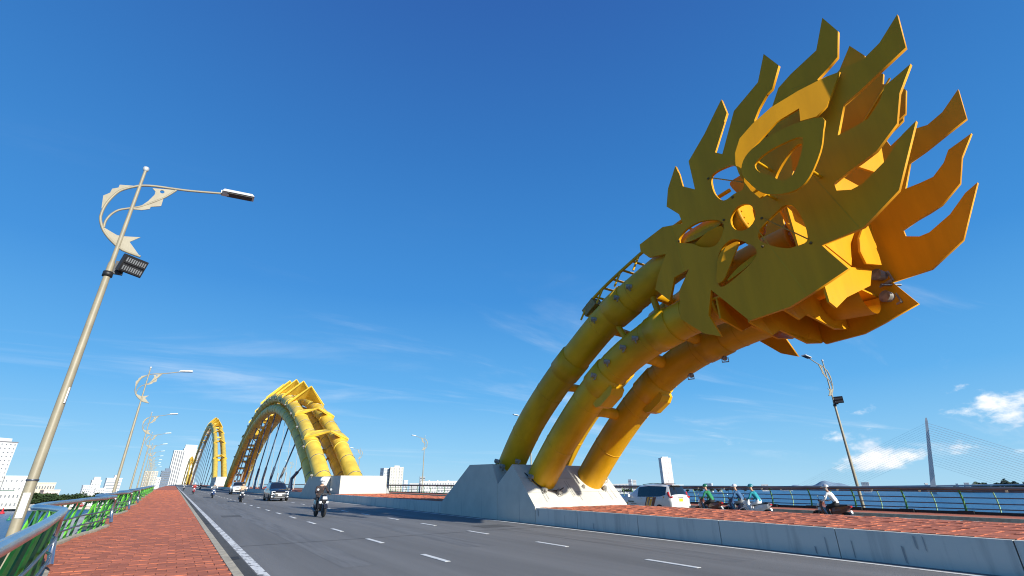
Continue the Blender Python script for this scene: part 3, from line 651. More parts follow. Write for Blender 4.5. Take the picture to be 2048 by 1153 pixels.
# ================================================================== ARCHES
def arch(label, Yc, a, H, fine, y_start, scales):
    th_ = thing('arch_body', label, 'arch', (15.7, y_start, deck(y_start)))
    base = Vector((15.7, y_start, deck(y_start)))
    def pt(s, X, off):
        Y = Yc+a*s; Z = deck(Y)+H*(1-s*s); dY, dZ = a, G*a-2*H*s; l_ = math.hypot(dY, dZ); n_ = (-dZ/l_, dY/l_)
        return Vector((X, Y+n_[0]*off, Z+n_[1]*off)) - base, Vector((0, n_[0], n_[1])), Vector((0, dY/l_, dZ/l_))
    rad = .92 if fine else .95
    step = 60 if fine else 44
    for X, off in ((13.9, 0), (17.5, 0), (13.9, -2.1), (17.5, -2.1)):
        pts = [pt(-1.0+2.02*i/step, X, off)[0] for i in range(step+1)]
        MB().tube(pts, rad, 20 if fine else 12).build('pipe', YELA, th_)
        if fine:
            n_ = 34; sm = MB().lathe((0,0,0), (0,0,1), [(-.16, rad+.005), (-.16, rad+.05), (.16, rad+.05), (.16, rad+.005)], 18).mesh('collar'); sm.materials.append(YELA)
            cm = MB().lathe((0,0,0), (0,0,1), [(-.05, rad+.004), (-.05, rad+.03), (.05, rad+.03), (.05, rad+.004)], 18).mesh('clamp_band'); cm.materials.append(STEELD)
            for i in range(1, n_):
                s_ = -1+2*i/n_; P, nr, tg = pt(s_, X, off)
                o = link('collar' if i % 3 == 0 else 'clamp_band', sm if i % 3 == 0 else cm, th_); o.location = P; o.rotation_euler = tg.to_track_quat('Z', 'X').to_euler()
    nb = 17 if fine else 12
    for i in range(1, nb):
        s_ = -1+2*i/nb
        for off in ((0, -2.1) if s_ > -.4 or not fine else (-2.1,)):
            A_, B_ = pt(s_, 13.9, off)[0], pt(s_, 17.5, off)[0]; MB().tube([A_, B_], .3 if fine else .5, 8).build('cross_beam', YELA, th_)
        for X in (13.9, 17.5): MB().tube([pt(s_, X, 0)[0], pt(s_, X, -2.1)[0]], .25, 8).build('strut', YELA, th_)
        if fine:
            MB().tube([pt(s_, 13.9, -2.1)[0], pt(s_+2/nb, 17.5, -2.1)[0]], .12, 6).build('brace', YELA, th_)
    # scales
    for k, s_ in enumerate(scales):
        P, nr, tg = pt(s_, 15.7, 0)
        X_ = Vector((1, 0, 0)); hgt = (1.2 if fine else 2.0)+ (1.7 if s_ > -.6 else 0)
        sc = 1 if fine else 1.5
        if s_ > .05: tg2 = tg
        else: tg2 = tg
        Al, Ar = P-X_*2.85+nr*.75-tg2*.3, P+X_*2.85+nr*.75-tg2*.3
        ap = P+nr*(hgt+.9)-tg2*1.3*sc
        Cl, Cr, Cc = P-X_*2.3+nr*.95+tg2*1.1*sc, P+X_*2.3+nr*.95+tg2*1.1*sc, P+nr*1.3+tg2*1.3*sc
        for q4 in ((Al, ap, Cc, Cl), (ap, Ar, Cr, Cc)):
            n4 = (q4[1]-q4[0]).cross(q4[3]-q4[0]).normalized()*.07
            MB().add([v-n4 for v in q4]+[v+n4 for v in q4], [(3,2,1,0),(4,5,6,7),(0,1,5,4),(1,2,6,5),(2,3,7,6),(3,0,4,7)]).build('scale', YELA, th_)
        for q3 in ((Al, ap), (Ar, ap)):
            d3 = nr*-.45+tg2*.15; MB().add([q3[0], q3[1], q3[1]+d3*.4, q3[0]+d3, *[v+tg2*.08 for v in (q3[0], q3[1], q3[1]+d3*.4, q3[0]+d3)]], [(3,2,1,0),(4,5,6,7),(0,1,5,4),(1,2,6,5),(2,3,7,6),(3,0,4,7)]).build('scale_lip', YELA, th_)
        if fine and k < 8:
            for sx in (-1.75, 1.75): MB().lathe(P+X_*sx+nr*.5+tg2*1.0, tg2, [(-.5, .3), (-.35, .62), (.35, .62), (.5, .3)], 10).build('scale_bracket', YELA, th_)
    return th_, pt, base
a1, pt1, b1 = arch('nearest yellow arch with spiky scales on its back beyond the tail', 119, 63, 18.3, True, 56, [-.80, -.65, -.52, -.40, -.28, -.16, -.04, .09, .23, .38, .55])
a2, pt2, b2_ = arch('tall middle yellow arch rising behind the nearest arch', 490, 252, 46, False, 238, [-.86, -.74, -.62, -.51, -.41, -.31, -.22, -.13, -.04, .06, .16])
a3, pt3, b3_ = arch('smallest farthest yellow arch near the end of the bridge', 1010, 210, 40, False, 800, [-.85, -.7, -.55, -.4, -.25, -.1])
# hangers of the nearest arch
for k in range(10):
    Yb = 76+9.4*k; s_ = (Yb-7.5-119)/63
    P, nr, tg = pt1(s_, 14.1, -2.3); B = Vector((13.55, Yb, deck(Yb)+MH+1.6))-b1
    if P.z < B.z+1: continue
    MB().tube([P, B], .11, 8).build('hanger', CABLE, a1)
    MB().tube([B+(P-B)*.0, B+(P-B).normalized()*2.4], .2, 8).build('hanger_sleeve', CABW if k % 2 else CABLE, a1)
    g = Vector((13.55, Yb, deck(Yb)+MH))-b1
    MB().add([g+Vector((-.1,-1.0,0)), g+Vector((-.1,1.6,0)), B+Vector((-.1,.35,.2)), B+Vector((-.1,-.35,.2)), g+Vector((.1,-1.0,0)), g+Vector((.1,1.6,0)), B+Vector((.1,.35,.2)), B+Vector((.1,-.35,.2))], [(3,2,1,0),(4,5,6,7),(0,1,5,4),(1,2,6,5),(2,3,7,6),(3,0,4,7)]).build('anchor', CABLE, a1)
    s2 = (Yb+2-119)/63; P2 = pt1(s2, 17.3, -2.3)[0]; B2 = Vector((17.8, Yb+2, deck(Yb)+MH))-b1
    if P2.z > B2.z+1:
        MB().tube([P2, B2], .04, 8).build('hanger', CABW, a1); MB().tube([B2, B2+Vector((0,0,3.0))], .12, 8).build('hanger_sleeve', CABW, a1)
for k in range(14):
    Yb = 262+27*k; s_ = (Yb-16-490)/252; P = pt2(s_, 14.1, -2.3)[0]; B = Vector((13.55, Yb, deck(Yb)+MH))-b2_
    if P.z > B.z+1: MB().tube([P, B], .16, 6).build('hanger', CABLE, a2)
# floodlights clipped to the near arch
for i in range(16):
    s_ = -.93+.11*i; P, nr, tg = pt1(s_, 13.9, -.2)
    o = link('spotlight', spm, a1); o.location = P+Vector((-.95, 0, .1)); o.rotation_euler = (0, 0, 2.5); o.scale = (1.25,)*3
# plinths of the arches
p1_ = thing('concrete_plinth', 'white concrete plinth under the foot of the nearest arch', 'plinth')
for xa, xb, prof in ((XM0+.75, XM1+.04, [(51.4, 1.4), (51.5, 3.28), (63, 3.5), (68, 1.4)]), (XM0-.02, XM0+.72, [(55.2, 1.0), (55.3, 3.30), (62, 3.5), (67, 1.0)])):
    MB().prism(prof, lambda y, z: (xa, y, z), lambda y, z: (xb, y, z)).build('block', CONC, p1_)
MB().prism([(51.35, 1.6), (51.45, 3.27), (53.4, 3.3), (55.0, 1.6)], lambda y, z: (XM1+.05, y, z), lambda y, z: (XM1+.06+.9*(z < 2), y+1.5, z)).build('wing', CONC, p1_)
p2_ = thing('concrete_plinth', 'white concrete plinth under the tall middle arch', 'plinth')
MB().prism([(222, 4.6), (222.5, 8.2), (250, 8.6), (256, 4.6)], lambda y, z: (XM0-.02, y, z), lambda y, z: (XM1+.04, y, z)).build('block', CONC, p2_)
# ================================================================== STREET LAMPS
FISH = {"topfin":[[-.087,7.573],[-.325,7.509],[-.328,7.433],[-.418,7.37],[-.427,7.265],[-.512,7.162],[-.466,6.878],[-.42,6.788],[-.417,6.948],[-.38,7.151],[-.302,7.345],[-.201,7.462],[-.078,7.537]],
"arc":[[1.5,7.97],[.911,7.819],[.631,7.763],[.242,7.695],[.025,7.625],[-.083,7.555],[-.201,7.462],[-.302,7.345],[-.38,7.151],[-.425,6.946],[-.434,6.756],[-.419,6.631],[-.354,6.47],[-.254,6.322],[-.091,6.167],[.101,6.044],[.408,5.977]],
"arc2":[[-.32,6.455],[-.329,6.608],[-.284,6.781],[-.193,6.919],[-.051,7.01],[.113,7.108],[.3,7.287],[.488,7.498],[.637,7.735]],
"head":[[.219,7.628],[.637,7.735],[.488,7.498],[.3,7.287],[.128,7.125],[.222,7.287],[.293,7.484],[.288,7.568]],
"lowfin":[[-.012,7.004],[.149,7.116],[.306,7.261],[.463,7.432],[.467,7.248],[.299,7.169],[.294,7.111],[.167,7.039]],
"tail":[[-.32,6.455],[-.084,6.348],[-.01,6.34],[.302,6.409],[.157,6.253],[.398,5.98],[.102,6.04],[-.09,6.162],[-.253,6.317]]}
def xz_plate(name, outer, par, holes=(), th=.02, y=0):
    me = plate_mesh(name, outer, holes, th)
    for v in me.vertices:
        u, w, t_ = v.co; v.co = (u, y+t_, w)
    b = bmesh.new(); b.from_mesh(me); bmesh.ops.recalc_face_normals(b, faces=b.faces); b.to_mesh(me); b.free()
    me.materials.clear(); me.materials.append(POLE); return link(name, me, par)
def make_lamp(flood):
    t_ = thing('street_lamp', '', 'street lamp')
    mb = MB(); zs = [-1.0, 0, .2, 5.7, 5.75, 8.0]; mb.tube([(0,0,z) for z in zs], [.088, .085, .082, .056, .043, .028], 16); mb.build('pole', POLE, t_)
    MB().lathe((0,0,8.0), (0,0,1), [(0, .03), (.02, .05), (.06, .06), (.10, .05), (.12, .01)], 12).build('finial', LGREY, t_)
    MB().tube([(p[0], 0, p[1]) for p in catmull(FISH['arc'], 3)], .026, 8).build('arm', POLE, t_)
    MB().tube([(p[0], 0, p[1]) for p in catmull(FISH['arc2'], 3)], .022, 8).build('fish_belly_tube', POLE, t_)
    xz_plate('fish_fin', FISH['topfin'], t_); xz_plate('fish_fin', FISH['lowfin'], t_)
    xz_plate('fish_head', FISH['head'], t_, [[(.405+.042*math.cos(k*.628), 7.60+.042*math.sin(k*.628)) for k in range(10)]])
    xz_plate('fish_tail', FISH['tail'], t_)
    hd = MB(); rot = Matrix.Rotation(-.10, 3, 'Y')
    hd.cbox((1.82, 0, 8.05), (.68, .26, .07), rot, .86); h_ = hd.build('lamp_head', LGREY, t_)
    MB().cbox((1.86, 0, 8.005), (.52, .20, .012), rot).build('lamp_glass', BLACK, h_)
    MB().cbox((1.55, 0, 8.0), (.16, .10, .08), rot).build('head_joint', LGREY, h_)
    if flood:
        MB().lathe((0,0,5.42), (0,0,1), [(0,.06),(0,.085),(.10,.085),(.10,.06)], 12).build('clamp', BLACK, t_)
        MB().box(.06, .22, -.03, .03, 5.50, 5.78).build('bracket', BLACK, t_)
        fr_ = Matrix.Rotation(-.95, 3, 'Z') @ Matrix.Rotation(.38, 3, 'Y')
        fo = MB(); fo.cbox((.34, -.06, 5.72), (.09, .44, .36), fr_); f_ = fo.build('floodlight', BLACK, t_)
        c = Vector((.34, -.06, 5.72))
        for zz in (-.085, .085):
            MB().cbox(c+fr_@Vector((.056, 0, zz)), (.014, .40, .15), fr_).build('led_frame', BLACK, f_)
            mbl = MB()
            for q in range(9): mbl.cbox(c+fr_@Vector((.066, -.17+.0425*q, zz)), (.008, .022, .09), fr_)
            mbl.build('led_row', mat('led_chip', (.20, .21, .22), .4), f_)
        for q in range(5): MB().cbox(c+fr_@Vector((-.08, -.18+.09*q, 0)), (.08, .02, .33), fr_).build('cooling_fin', BLACK, f_)
    return t_
lampA = make_lamp(True); lampB = make_lamp(False)
ordn = ['nearest', 'second', 'third', 'fourth', 'fifth', 'sixth', 'seventh', 'eighth', 'ninth', 'tenth', 'eleventh', 'twelfth']
lampA.location = (-2.0, 11.6, deck(11.6)); lampA['label'] = 'nearest cream street lamp with fish ornament and black floodlight, left foreground'; lampA['group'] = 'street lamps with fish ornament'
MB().cbox((.058, -.042, 3.05), (.02, .07, .28)).build('sticker', WHITE, lampA)
MB().cbox((.01, -.080, 1.25), (.09, .02, .38)).build('hatch', LGREY, lampA)
MB().lathe((0,0,1.62), (0,0,1), [(0, .07), (0, .084), (.03, .084), (.03, .07)], 14).build('band', STEELD, lampA)
for k in range(1, 11):
    Y = 11.6+23.7*k; o = lampB if k == 1 else copy_tree(lampB); o.location = (-2.0-.0272*23.7*min(k, 9), Y, deck(Y)); o['label'] = '%s fish-ornament street lamp along the left railing, counting from the foreground' % ordn[k]; o['group'] = 'street lamps with fish ornament'
for k, (Y, fl_) in enumerate(((13.6, True), (46, False), (76, False), (111, False), (150, False), (190, False))):
    o = copy_tree(lampA if fl_ else lampB)
    for ch in list(o.children):
        if ch.name.startswith(('sticker', 'hatch', 'band')): bpy.data.objects.remove(ch)
        elif ch.name.startswith(('floodlight', 'bracket')): ch.rotation_euler = (0, 0, R(77))
    o.location = (33.2, Y, deck(Y)); o.rotation_euler = (0, 0, math.pi); o.scale = (1.1,)*3
    o['label'] = ('street lamp with floodlight beyond the far railing, right of the tail' if k == 0 else '%s street lamp along the far railing, counting from the right' % ordn[k]); o['group'] = 'street lamps with fish ornament'

# ================================================================== CARS
def loft_car(par, st, paint, wind, rearw, sidew):
    """st: (x, zb, zbelt, zt, hw, hwr); wind/rearw/sidew: sets of segment indices"""
    def sec(s_):
        x, zb, zl, zt, hw, hr_ = s_
        return [(x, 0, zb), (x, hw-.14, zb), (x, hw-.03, zb+.10), (x, hw, zb+.36*(zl-zb)), (x, hw, zb+.62*(zl-zb)), (x, hw*.985, zl-.07), (x, hw*.955, zl), (x, hr_+.03, zt-.09), (x, hr_-.06, zt-.02), (x, hr_*.5, zt+.012), (x, 0, zt+.02)]
    S_ = [sec(s_) for s_ in st]; parts = {}
    def P(k): return parts.setdefault(k, MB())
    nj = len(S_[0])
    for i in range(len(st)-1):
        for j in range(nj-1):
            for m_ in (1, -1):
                q = [S_[i][j], S_[i+1][j], S_[i+1][j+1], S_[i][j+1]]; q = [(a, b_*m_, c) for a, b_, c in q]
                key = 'body'
                if j == 6 and i in sidew: key = 'side_window%d_%d' % (i, m_)
                elif j >= 7 and i in wind: key = 'windscreen'
                elif j >= 7 and i in rearw: key = 'rear_window'
                P(key).add(q, [(0,1,2,3)], True)
    for s_, rev in ((S_[0], 0), (S_[-1], 1)):
        pts = s_ + [(a, -b_, c) for a, b_, c in reversed(s_[1:-1])]; P('body').add(pts, [tuple(range(len(pts)))])
    body = None
    for k, mb in parts.items():
        nm = 'side_window' if k.startswith('side_window') else k
        o = mb.build(nm, paint if k == 'body' else GLASS, par)
        b = bmesh.new(); b.from_mesh(o.data); bmesh.ops.remove_doubles(b, verts=b.verts, dist=.0005); bmesh.ops.recalc_face_normals(b, faces=b.faces); b.to_mesh(o.data); b.free()
        o.data.set_sharp_from_angle(angle=R(38))
        if k == 'body': body = o
    return body
def wheel(par, x, y, r, w=.2):
    sgn = 1 if y > 0 else -1
    wh = bpy.data.objects.new('wheel', None); COL.objects.link(wh); wh.parent = par; wh.location = (x, y, r); wh.empty_display_size = .1
    MB().lathe((0,-w/2,0), (0,1,0), [(0, r*.62), (0, r*.93), (.03, r), (w-.03, r), (w, r*.93), (w, r*.62)], 22).build('tyre', RUB, wh)
    rm = MB(); y0 = (w/2)*sgn
    rm.lathe((0, y0-.05*sgn, 0), (0, sgn, 0), [(0, r*.62), (.035, r*.60), (.03, r*.55), (.0, r*.5), (.0, .01)], 20)
    for k in range(7):
        a = k*2*math.pi/7; rm.cbox((math.cos(a)*r*.32, y0-.03*sgn, math.sin(a)*r*.32), (r*.52, .03, .05), Matrix.Rotation(-a, 3, 'Y'))
    rm.build('rim', RIM, wh)
    MB().lathe((x, y-sgn*.02, r+.03), (0, sgn, 0), [(0, r*1.17), (w/2+.005, r*1.17)], 22).build('wheel_arch', BLACK, par)
def common(par, xf, xr, hw, r, wbF, wbR):
    for x in (wbF, wbR):
        for y in (hw-.09, -hw+.09): wheel(par, x, y, r)
    for s_ in (1, -1):
        MB().cbox((.86, s_*(hw+.09), 1.06), (.13, .20, .14), None, .85).build('mirror', BLACK if par.get('dk') else WHITE, par)
        for x in (-.02, -.85): MB().cbox((x, s_*(hw+.004), .93), (.18, .02, .03)).build('door_handle', CHR, par)
        MB().box(wbR+.45, wbF-.45, s_*hw-.03, s_*hw+.01, .2, .3).build('sill', BLACK, par)
def mpv(name, label, paint, loc, rz, front=True, lib=None):
    t_ = thing(name, label, 'car', loc, rz, rx=0); t_.rotation_euler = (0, -math.atan(G)*math.sin(rz), rz) if abs(math.sin(rz)) > .5 else (0,0,rz)
    t_['dk'] = 1 if paint is GREY else 0
    st = [(2.26,.40,.60,.66,.66,.58),(2.22,.30,.74,.80,.80,.70),(2.10,.24,.84,.90,.855,.76),(1.75,.21,.93,1.00,.87,.79),(1.25,.2,.98,1.08,.875,.76),(1.05,.2,1.0,1.12,.875,.72),
          (.25,.2,1.0,1.60,.875,.63),(.12,.2,1.0,1.64,.875,.63),(-.55,.2,1.01,1.70,.875,.62),(-.64,.2,1.01,1.70,.875,.62),(-1.42,.2,1.04,1.685,.875,.61),(-1.52,.2,1.05,1.68,.875,.61),(-1.88,.22,1.14,1.655,.865,.60),(-2.02,.24,1.12,1.63,.86,.565),(-2.20,.30,1.08,1.14,.85,.70),(-2.27,.36,.95,1.02,.82,.70),(-2.29,.45,.70,.76,.78,.66)]
    body = loft_car(t_, st, paint, {5}, {13}, {6, 7, 8, 9, 10, 11})
    common(t_, 2.26, -2.29, .875, .32, 1.36, -1.41)
    for s_ in (1, -1):
        MB().cbox((2.16, s_*.62, .86), (.14, .34, .035), Matrix.Rotation(s_*-.35, 3, 'Z')).build('daytime_light', LENS, t_)
        MB().cbox((2.20, s_*.66, .62), (.09, .20, .15), Matrix.Rotation(s_*-.3, 3, 'Z')).build('headlight', LENS, t_)
        MB().tube([(2.20, s_*.74, .80), (2.285, s_*.42, .52), (2.25, s_*.62, .32)], .028, 6).build('chrome_bar', CHR, t_)
        MB().cbox((2.21, s_*.70, .40), (.08, .12, .10)).build('fog_lamp', LENS, t_)
        MB().cbox((-2.20, s_*.70, 1.02), (.14, .26, .10), Matrix.Rotation(s_*.35, 3, 'Z')).build('tail_light', REDL, t_)
        MB().cbox((-2.09, s_*.80, 1.14), (.10, .08, .30), Matrix.Rotation(.25, 3, 'Y')).build('tail_light', REDL, t_)
        MB().cbox((-2.28, s_*.70, .44), (.06, .10, .16)).build('bumper_vent', BLACK, t_)
    MB().cbox((2.225, 0, .60), (.06, 1.0, .40)).build('grille', BLACK, t_)
    MB().cbox((2.262, 0, .44), (.05, .86, .20)).build('air_intake', BLACK, t_)
    MB().cbox((2.28, 0, .31), (.05, .95, .05)).build('bumper_trim', CHR, t_)
    MB().cbox((2.30, 0, .53), (.02, .36, .12)).build('number_plate', PLW, t_)
    MB().cbox((-2.285, 0, .86), (.02, .34, .16)).build('number_plate', PLY if not front else PLW, t_)
    MB().cbox((-2.265, 0, .98), (.03, .5, .04)).build('tailgate_trim', CHR, t_)
    MB().cbox((-2.30, 0, .36), (.05, .9, .07)).build('bumper_trim', LGREY, t_)
    MB().cbox((-2.07, 0, 1.66), (.26, 1.05, .03)).build('spoiler', paint, t_)
    MB().tube([(-1.6, .2, 1.66), (-1.75, .2, 1.95)], .008, 5).build('antenna', BLACK, t_)
    for s_ in (-1, 1): MB().tube([(.0, s_*.53, 1.68), (-.8, s_*.53, 1.76), (-1.6, s_*.53, 1.72)], .018, 6).build('roof_rail', BLACK, t_)
    if front:
        for s_ in (-.28, .28): MB().cbox((.62, s_, 1.32), (.02, .20, .06), Matrix.Rotation(-.9, 3, 'Y')).build('sun_visor', LGREY, t_)
    return t_
RZ_ON = R(-90)     # oncoming: nose towards -Y
c = mpv('parked_car', '', GREY, (8.75, 55.9, deck(55.9)), RZ_ON)
c.name = 'car'; c['label'] = 'dark grey people carrier with silver front trim driving towards the camera'
taxi = mpv('taxi', 'white taxi with brown and yellow side stripes seen from behind, right of the plinth', WHITE, (24.6, 21.7, deck(21.7)+R2), R(90), False)
# livery: slanted stripes over the rear wheel and a word on the door (left side is +y locally)
def decal(name, pts, m_, y=.8795): MB().add([(x, y, z) for x, z in pts]+[(x, y-.03, z) for x, z in pts], [tuple(range(len(pts)))]+[(i, (i+1)%len(pts), len(pts)+(i+1)%len(pts), len(pts)+i) for i in range(len(pts))]).build(name, m_, taxi)
BR = mat('brown_decal', (.16, .05, .03), .4, var=.05); OR_ = mat('amber_decal', (.75, .38, .03), .4, var=.05); GN = mat('dark_decal', (.03, .05, .04), .4, var=.05)
for k, (x0, w, m_) in enumerate(((-.95, .16, BR), (-.79, .13, OR_), (-.66, .10, OR_), (-.56, .10, BR))):
    pass
for k, (x0, w, m_) in enumerate(((-.50, .08, BR), (-.60, .10, OR_), (-.72, .06, BR), (-.80, .18, OR_), (-1.0, .22, BR))):
    decal('stripe', [(x0+.30, .30), (x0+.30-w+.01, .30), (x0-w+.01, 1.0), (x0, 1.0)], m_, .8785+k*.0006)
wx = .98
for k, wd in enumerate((.05, .035, .04, .035, .04, .045, .03, .04)):
    decal('letter', [(wx, .68), (wx-wd, .68), (wx-wd, .68+(.085 if k else .12)), (wx, .68+(.085 if k else .12))], GN); wx -= wd+.02
decal('letter', [(.80, .61), (.35, .61), (.35, .635), (.80, .635)], GN)
decal('emblem', [(1.14, .60), (1.05, .58), (1.02, .66), (1.10, .70)], mat('amber_logo', (.6, .35, .03), .4))
decal('emblem', [(-1.72, .95), (-1.80, .97), (-1.78, 1.06), (-1.70, 1.04)], OR_, .86)
MB().cbox((-1.2, 0, 1.705), (.9, .7, .02)).build('roof_stripe', BR, taxi)
# white sport utility
t_ = thing('car', 'white sport utility car driving towards the camera behind the dark car', 'car', (8.6, 92, deck(92)), RZ_ON); t_['dk'] = 0
st = [(2.36,.45,.72,.78,.70,.60),(2.32,.36,.90,.96,.84,.74),(2.18,.30,1.02,1.09,.90,.80),(1.75,.27,1.08,1.16,.92,.82),(1.15,.26,1.12,1.22,.925,.78),(.95,.26,1.13,1.25,.925,.74),(.25,.26,1.16,1.76,.925,.63),(.1,.26,1.16,1.80,.925,.62),(-.6,.26,1.17,1.84,.925,.62),(-.7,.26,1.17,1.84,.925,.62),(-1.45,.26,1.19,1.83,.925,.61),(-1.57,.26,1.19,1.82,.925,.61),(-2.05,.28,1.22,1.78,.91,.60),(-2.2,.30,1.22,1.74,.90,.59),(-2.36,.38,1.12,1.2,.88,.70),(-2.40,.5,.8,.86,.82,.7)]
loft_car(t_, st, WHITE, {5}, {13}, {6, 7, 8, 9, 10, 11})
common(t_, 2.36, -2.4, .925, .38, 1.45, -1.45)
for s_ in (1, -1):
    MB().cbox((2.26, s_*.66, .92), (.14, .36, .11), Matrix.Rotation(s_*-.35, 3, 'Z')).build('headlight', LENS, t_)
    MB().cbox((2.28, s_*.74, .60), (.12, .24, .26), Matrix.Rotation(s_*-.3, 3, 'Z')).build('fog_lamp_frame', BLACK, t_)
    MB().cbox((2.35, s_*.72, .60), (.04, .08, .08)).build('fog_lamp', LENS, t_)
MB().cbox((2.34, 0, .90), (.05, .95, .14)).build('grille', BLACK, t_); MB().cbox((2.375, 0, .90), (.03, .9, .03)).build('chrome_bar', CHR, t_)
MB().cbox((2.37, 0, .56), (.06, 1.0, .22)).build('air_intake', BLACK, t_); MB().cbox((2.40, 0, .72), (.02, .36, .12)).build('number_plate', PLW, t_)

# ================================================================== SCOOTERS AND RIDERS
def make_scooter():
    t_ = thing('scooter', '', 'scooter')
    for x, nm in ((.66, 'front_wheel'), (-.58, 'rear_wheel')):
        w_ = MB().lathe((x, -.05, .28), (0,1,0), [(0, .19), (0, .25), (.02, .28), (.08, .28), (.10, .25), (.10, .19)], 20).build(nm, RUB, t_)
        r_ = MB(); r_.lathe((x, -.03, .28), (0,1,0), [(0, .03), (0, .05), (.06, .05), (.06, .03)], 10)
        for k in range(5): a = k*2*math.pi/5; r_.cbox((x+math.cos(a)*.11, 0, .28+math.sin(a)*.11), (.2, .03, .04), Matrix.Rotation(-a, 3, 'Y'))
        r_.lathe((x, -.04, .28), (0,1,0), [(0, .17), (0, .195), (.08, .195), (.08, .17)], 20); r_.build('rim', RIM, w_)
    for s_ in (-1, 1): MB().tube([(.66, s_*.075, .28), (.56, s_*.075, .62)], .025, 8).build('fork', STEELD, t_)
    MB().prism([(.36,.36),(.42,.50),(.56,.60),(.74,.60),(.90,.50),(.98,.40),(.93,.40),(.84,.52),(.72,.56),(.58,.55),(.48,.46)], lambda x, z: (x, -.08, z), lambda x, z: (x, .08, z)).build('front_fender', GREYP, t_)
    # leg shield: lofted shell
    sh = MB(); rows = []
    for z, x, hw in ((.30, .30, .17), (.45, .36, .21), (.62, .44, .23), (.78, .50, .21), (.92, .50, .16), (1.0, .46, .11)):
        rows.append([(x-.16, -hw, z), (x-.02, -hw*.7, z), (x+.06, 0, z+.01), (x-.02, hw*.7, z), (x-.16, hw, z), (x-.14, hw*.5, z), (x-.10, 0, z), (x-.14, -hw*.5, z)])
    vs = [p for r_ in rows for p in r_]; n = 8
    sh.add(vs, [(i*n+j, i*n+(j+1)%n, (i+1)*n+(j+1)%n, (i+1)*n+j) for i in range(len(rows)-1) for j in range(n)] + [tuple(range(n)), tuple(range(len(vs)-n, len(vs)))], True); sh.build('leg_shield', GREYP, t_)
    MB().cbox((.555, 0, .84), (.07, .20, .12), Matrix.Rotation(-.3, 3, 'Y')).build('headlight', LENS, t_)
    for s_ in (-1, 1): MB().cbox((.50, s_*.17, .66), (.07, .09, .10), Matrix.Rotation(s_*-.5, 3, 'Z')).build('indicator', LENS, t_)
    MB().tube([(.36, -.36, 1.02), (.40, -.18, 1.04), (.43, 0, 1.02), (.40, .18, 1.04), (.36, .36, 1.02)], .018, 8).build('handlebar', BLACK, t_)
    MB().cbox((.42, 0, 1.03), (.16, .24, .09)).build('instrument_cowl', GREYP, t_)
    for s_ in (-1, 1):
        m_ = MB().tube([(.38, s_*.22, 1.03), (.36, s_*.30, 1.20)], .008, 6).build('mirror', BLACK, t_); MB().lathe((.36, s_*.31, 1.23), (1,0,.1), [(-.02, .03), (-.01, .055), (.01, .055)], 10).build('mirror_glass', CHR, m_)
    MB().box(-.12, .28, -.16, .16, .28, .36).build('footboard', BLACK, t_)
    bd = MB(); rows = []
    for x, z0, z1, hw in ((.0, .34, .66, .13), (-.25, .36, .74, .16), (-.55, .46, .76, .17), (-.80, .60, .80, .13), (-.95, .70, .80, .07)):
        rows.append([(x, -hw*.7, z0), (x, -hw, (z0+z1)/2), (x, -hw*.8, z1), (x, hw*.8, z1), (x, hw, (z0+z1)/2), (x, hw*.7, z0)])
    vs = [p for r_ in rows for p in r_]; n = 6
    bd.add(vs, [(i*n+j, i*n+(j+1)%n, (i+1)*n+(j+1)%n, (i+1)*n+j) for i in range(len(rows)-1) for j in range(n)] + [tuple(range(n)), tuple(range(len(vs)-n, len(vs)))]); bd.build('rear_body', GREYP, t_)
    MB().prism([(.06,.66),(.02,.74),(-.25,.79),(-.50,.82),(-.86,.86),(-.88,.80),(-.5,.75),(-.25,.73)], lambda x, z: (x, -.13, z), lambda x, z: (x, .13, z)).build('seat', BLACK, t_)
    MB().cbox((-.95, 0, .76), (.06, .16, .07)).build('tail_light', REDL, t_)
    MB().cbox((-.93, 0, .52), (.02, .16, .13), Matrix.Rotation(.3, 3, 'Y')).build('number_plate', PLW, t_)
    MB().prism([(-.30,.52),(-.50,.54),(-.80,.50),(-.92,.40),(-.88,.40),(-.78,.47),(-.5,.50)], lambda x, z: (x, -.08, z), lambda x, z: (x, .08, z)).build('rear_fender', BLACK, t_)
    MB().tube([(-.15, -.15, .26), (-.35, -.17, .28), (-.85, -.18, .40)], [.02, .045, .05], 10).build('exhaust', STEELD, t_)
    MB().cbox((-.28, .04, .34), (.42, .16, .18)).build('engine', STEELD, t_)
    MB().tube([(-.2, .13, .3), (-.15, .18, .05)], .012, 6).build('stand', STEELD, t_)
    return t_
GREYP = mat('scooter_black_paint', (.02, .02, .024), .25, var=.1, coat=.6)
scoot0 = make_scooter()

def person_mesh(name, joints, bones, radii, rank, seg=1):
    me = bpy.data.meshes.new(name); names = list(joints); idx = {n: i for i, n in enumerate(names)}
    me.from_pydata([joints[n] for n in names], [(idx[a], idx[b_]) for a, b_, _ in bones], [])
    o = bpy.data.objects.new('tmp', me); COL.objects.link(o)
    o.modifiers.new('s', 'SKIN'); sv = me.skin_vertices[0].data
    for n in names: r_ = radii[n]; sv[idx[n]].radius = (r_, r_) if not isinstance(r_, tuple) else r_; sv[idx[n]].use_root = (n == 'pelvis')
    sb = o.modifiers.new('d', 'SUBSURF'); sb.levels = seg; sb.render_levels = seg
    dg = bpy.context.evaluated_depsgraph_get(); dg.update()
    out = bpy.data.meshes.new_from_object(o.evaluated_get(dg)); out.name = name; bpy.data.objects.remove(o)
    out.materials.clear()
    segs = [(Vector(joints[a]), Vector(joints[b_]), rank[l_]) for a, b_, l_ in bones]
    for p in out.polygons:
        c = p.center; best = 9; bi = 0
        for a, b_, l_ in segs:
            d = b_-a; t_ = max(0, min(1, (c-a).dot(d)/max(d.length_squared, 1e-9))); q = (a+d*t_-c).length
            if q < best: best = q; bi = l_
        p.material_index = bi; p.use_smooth = True
    return out
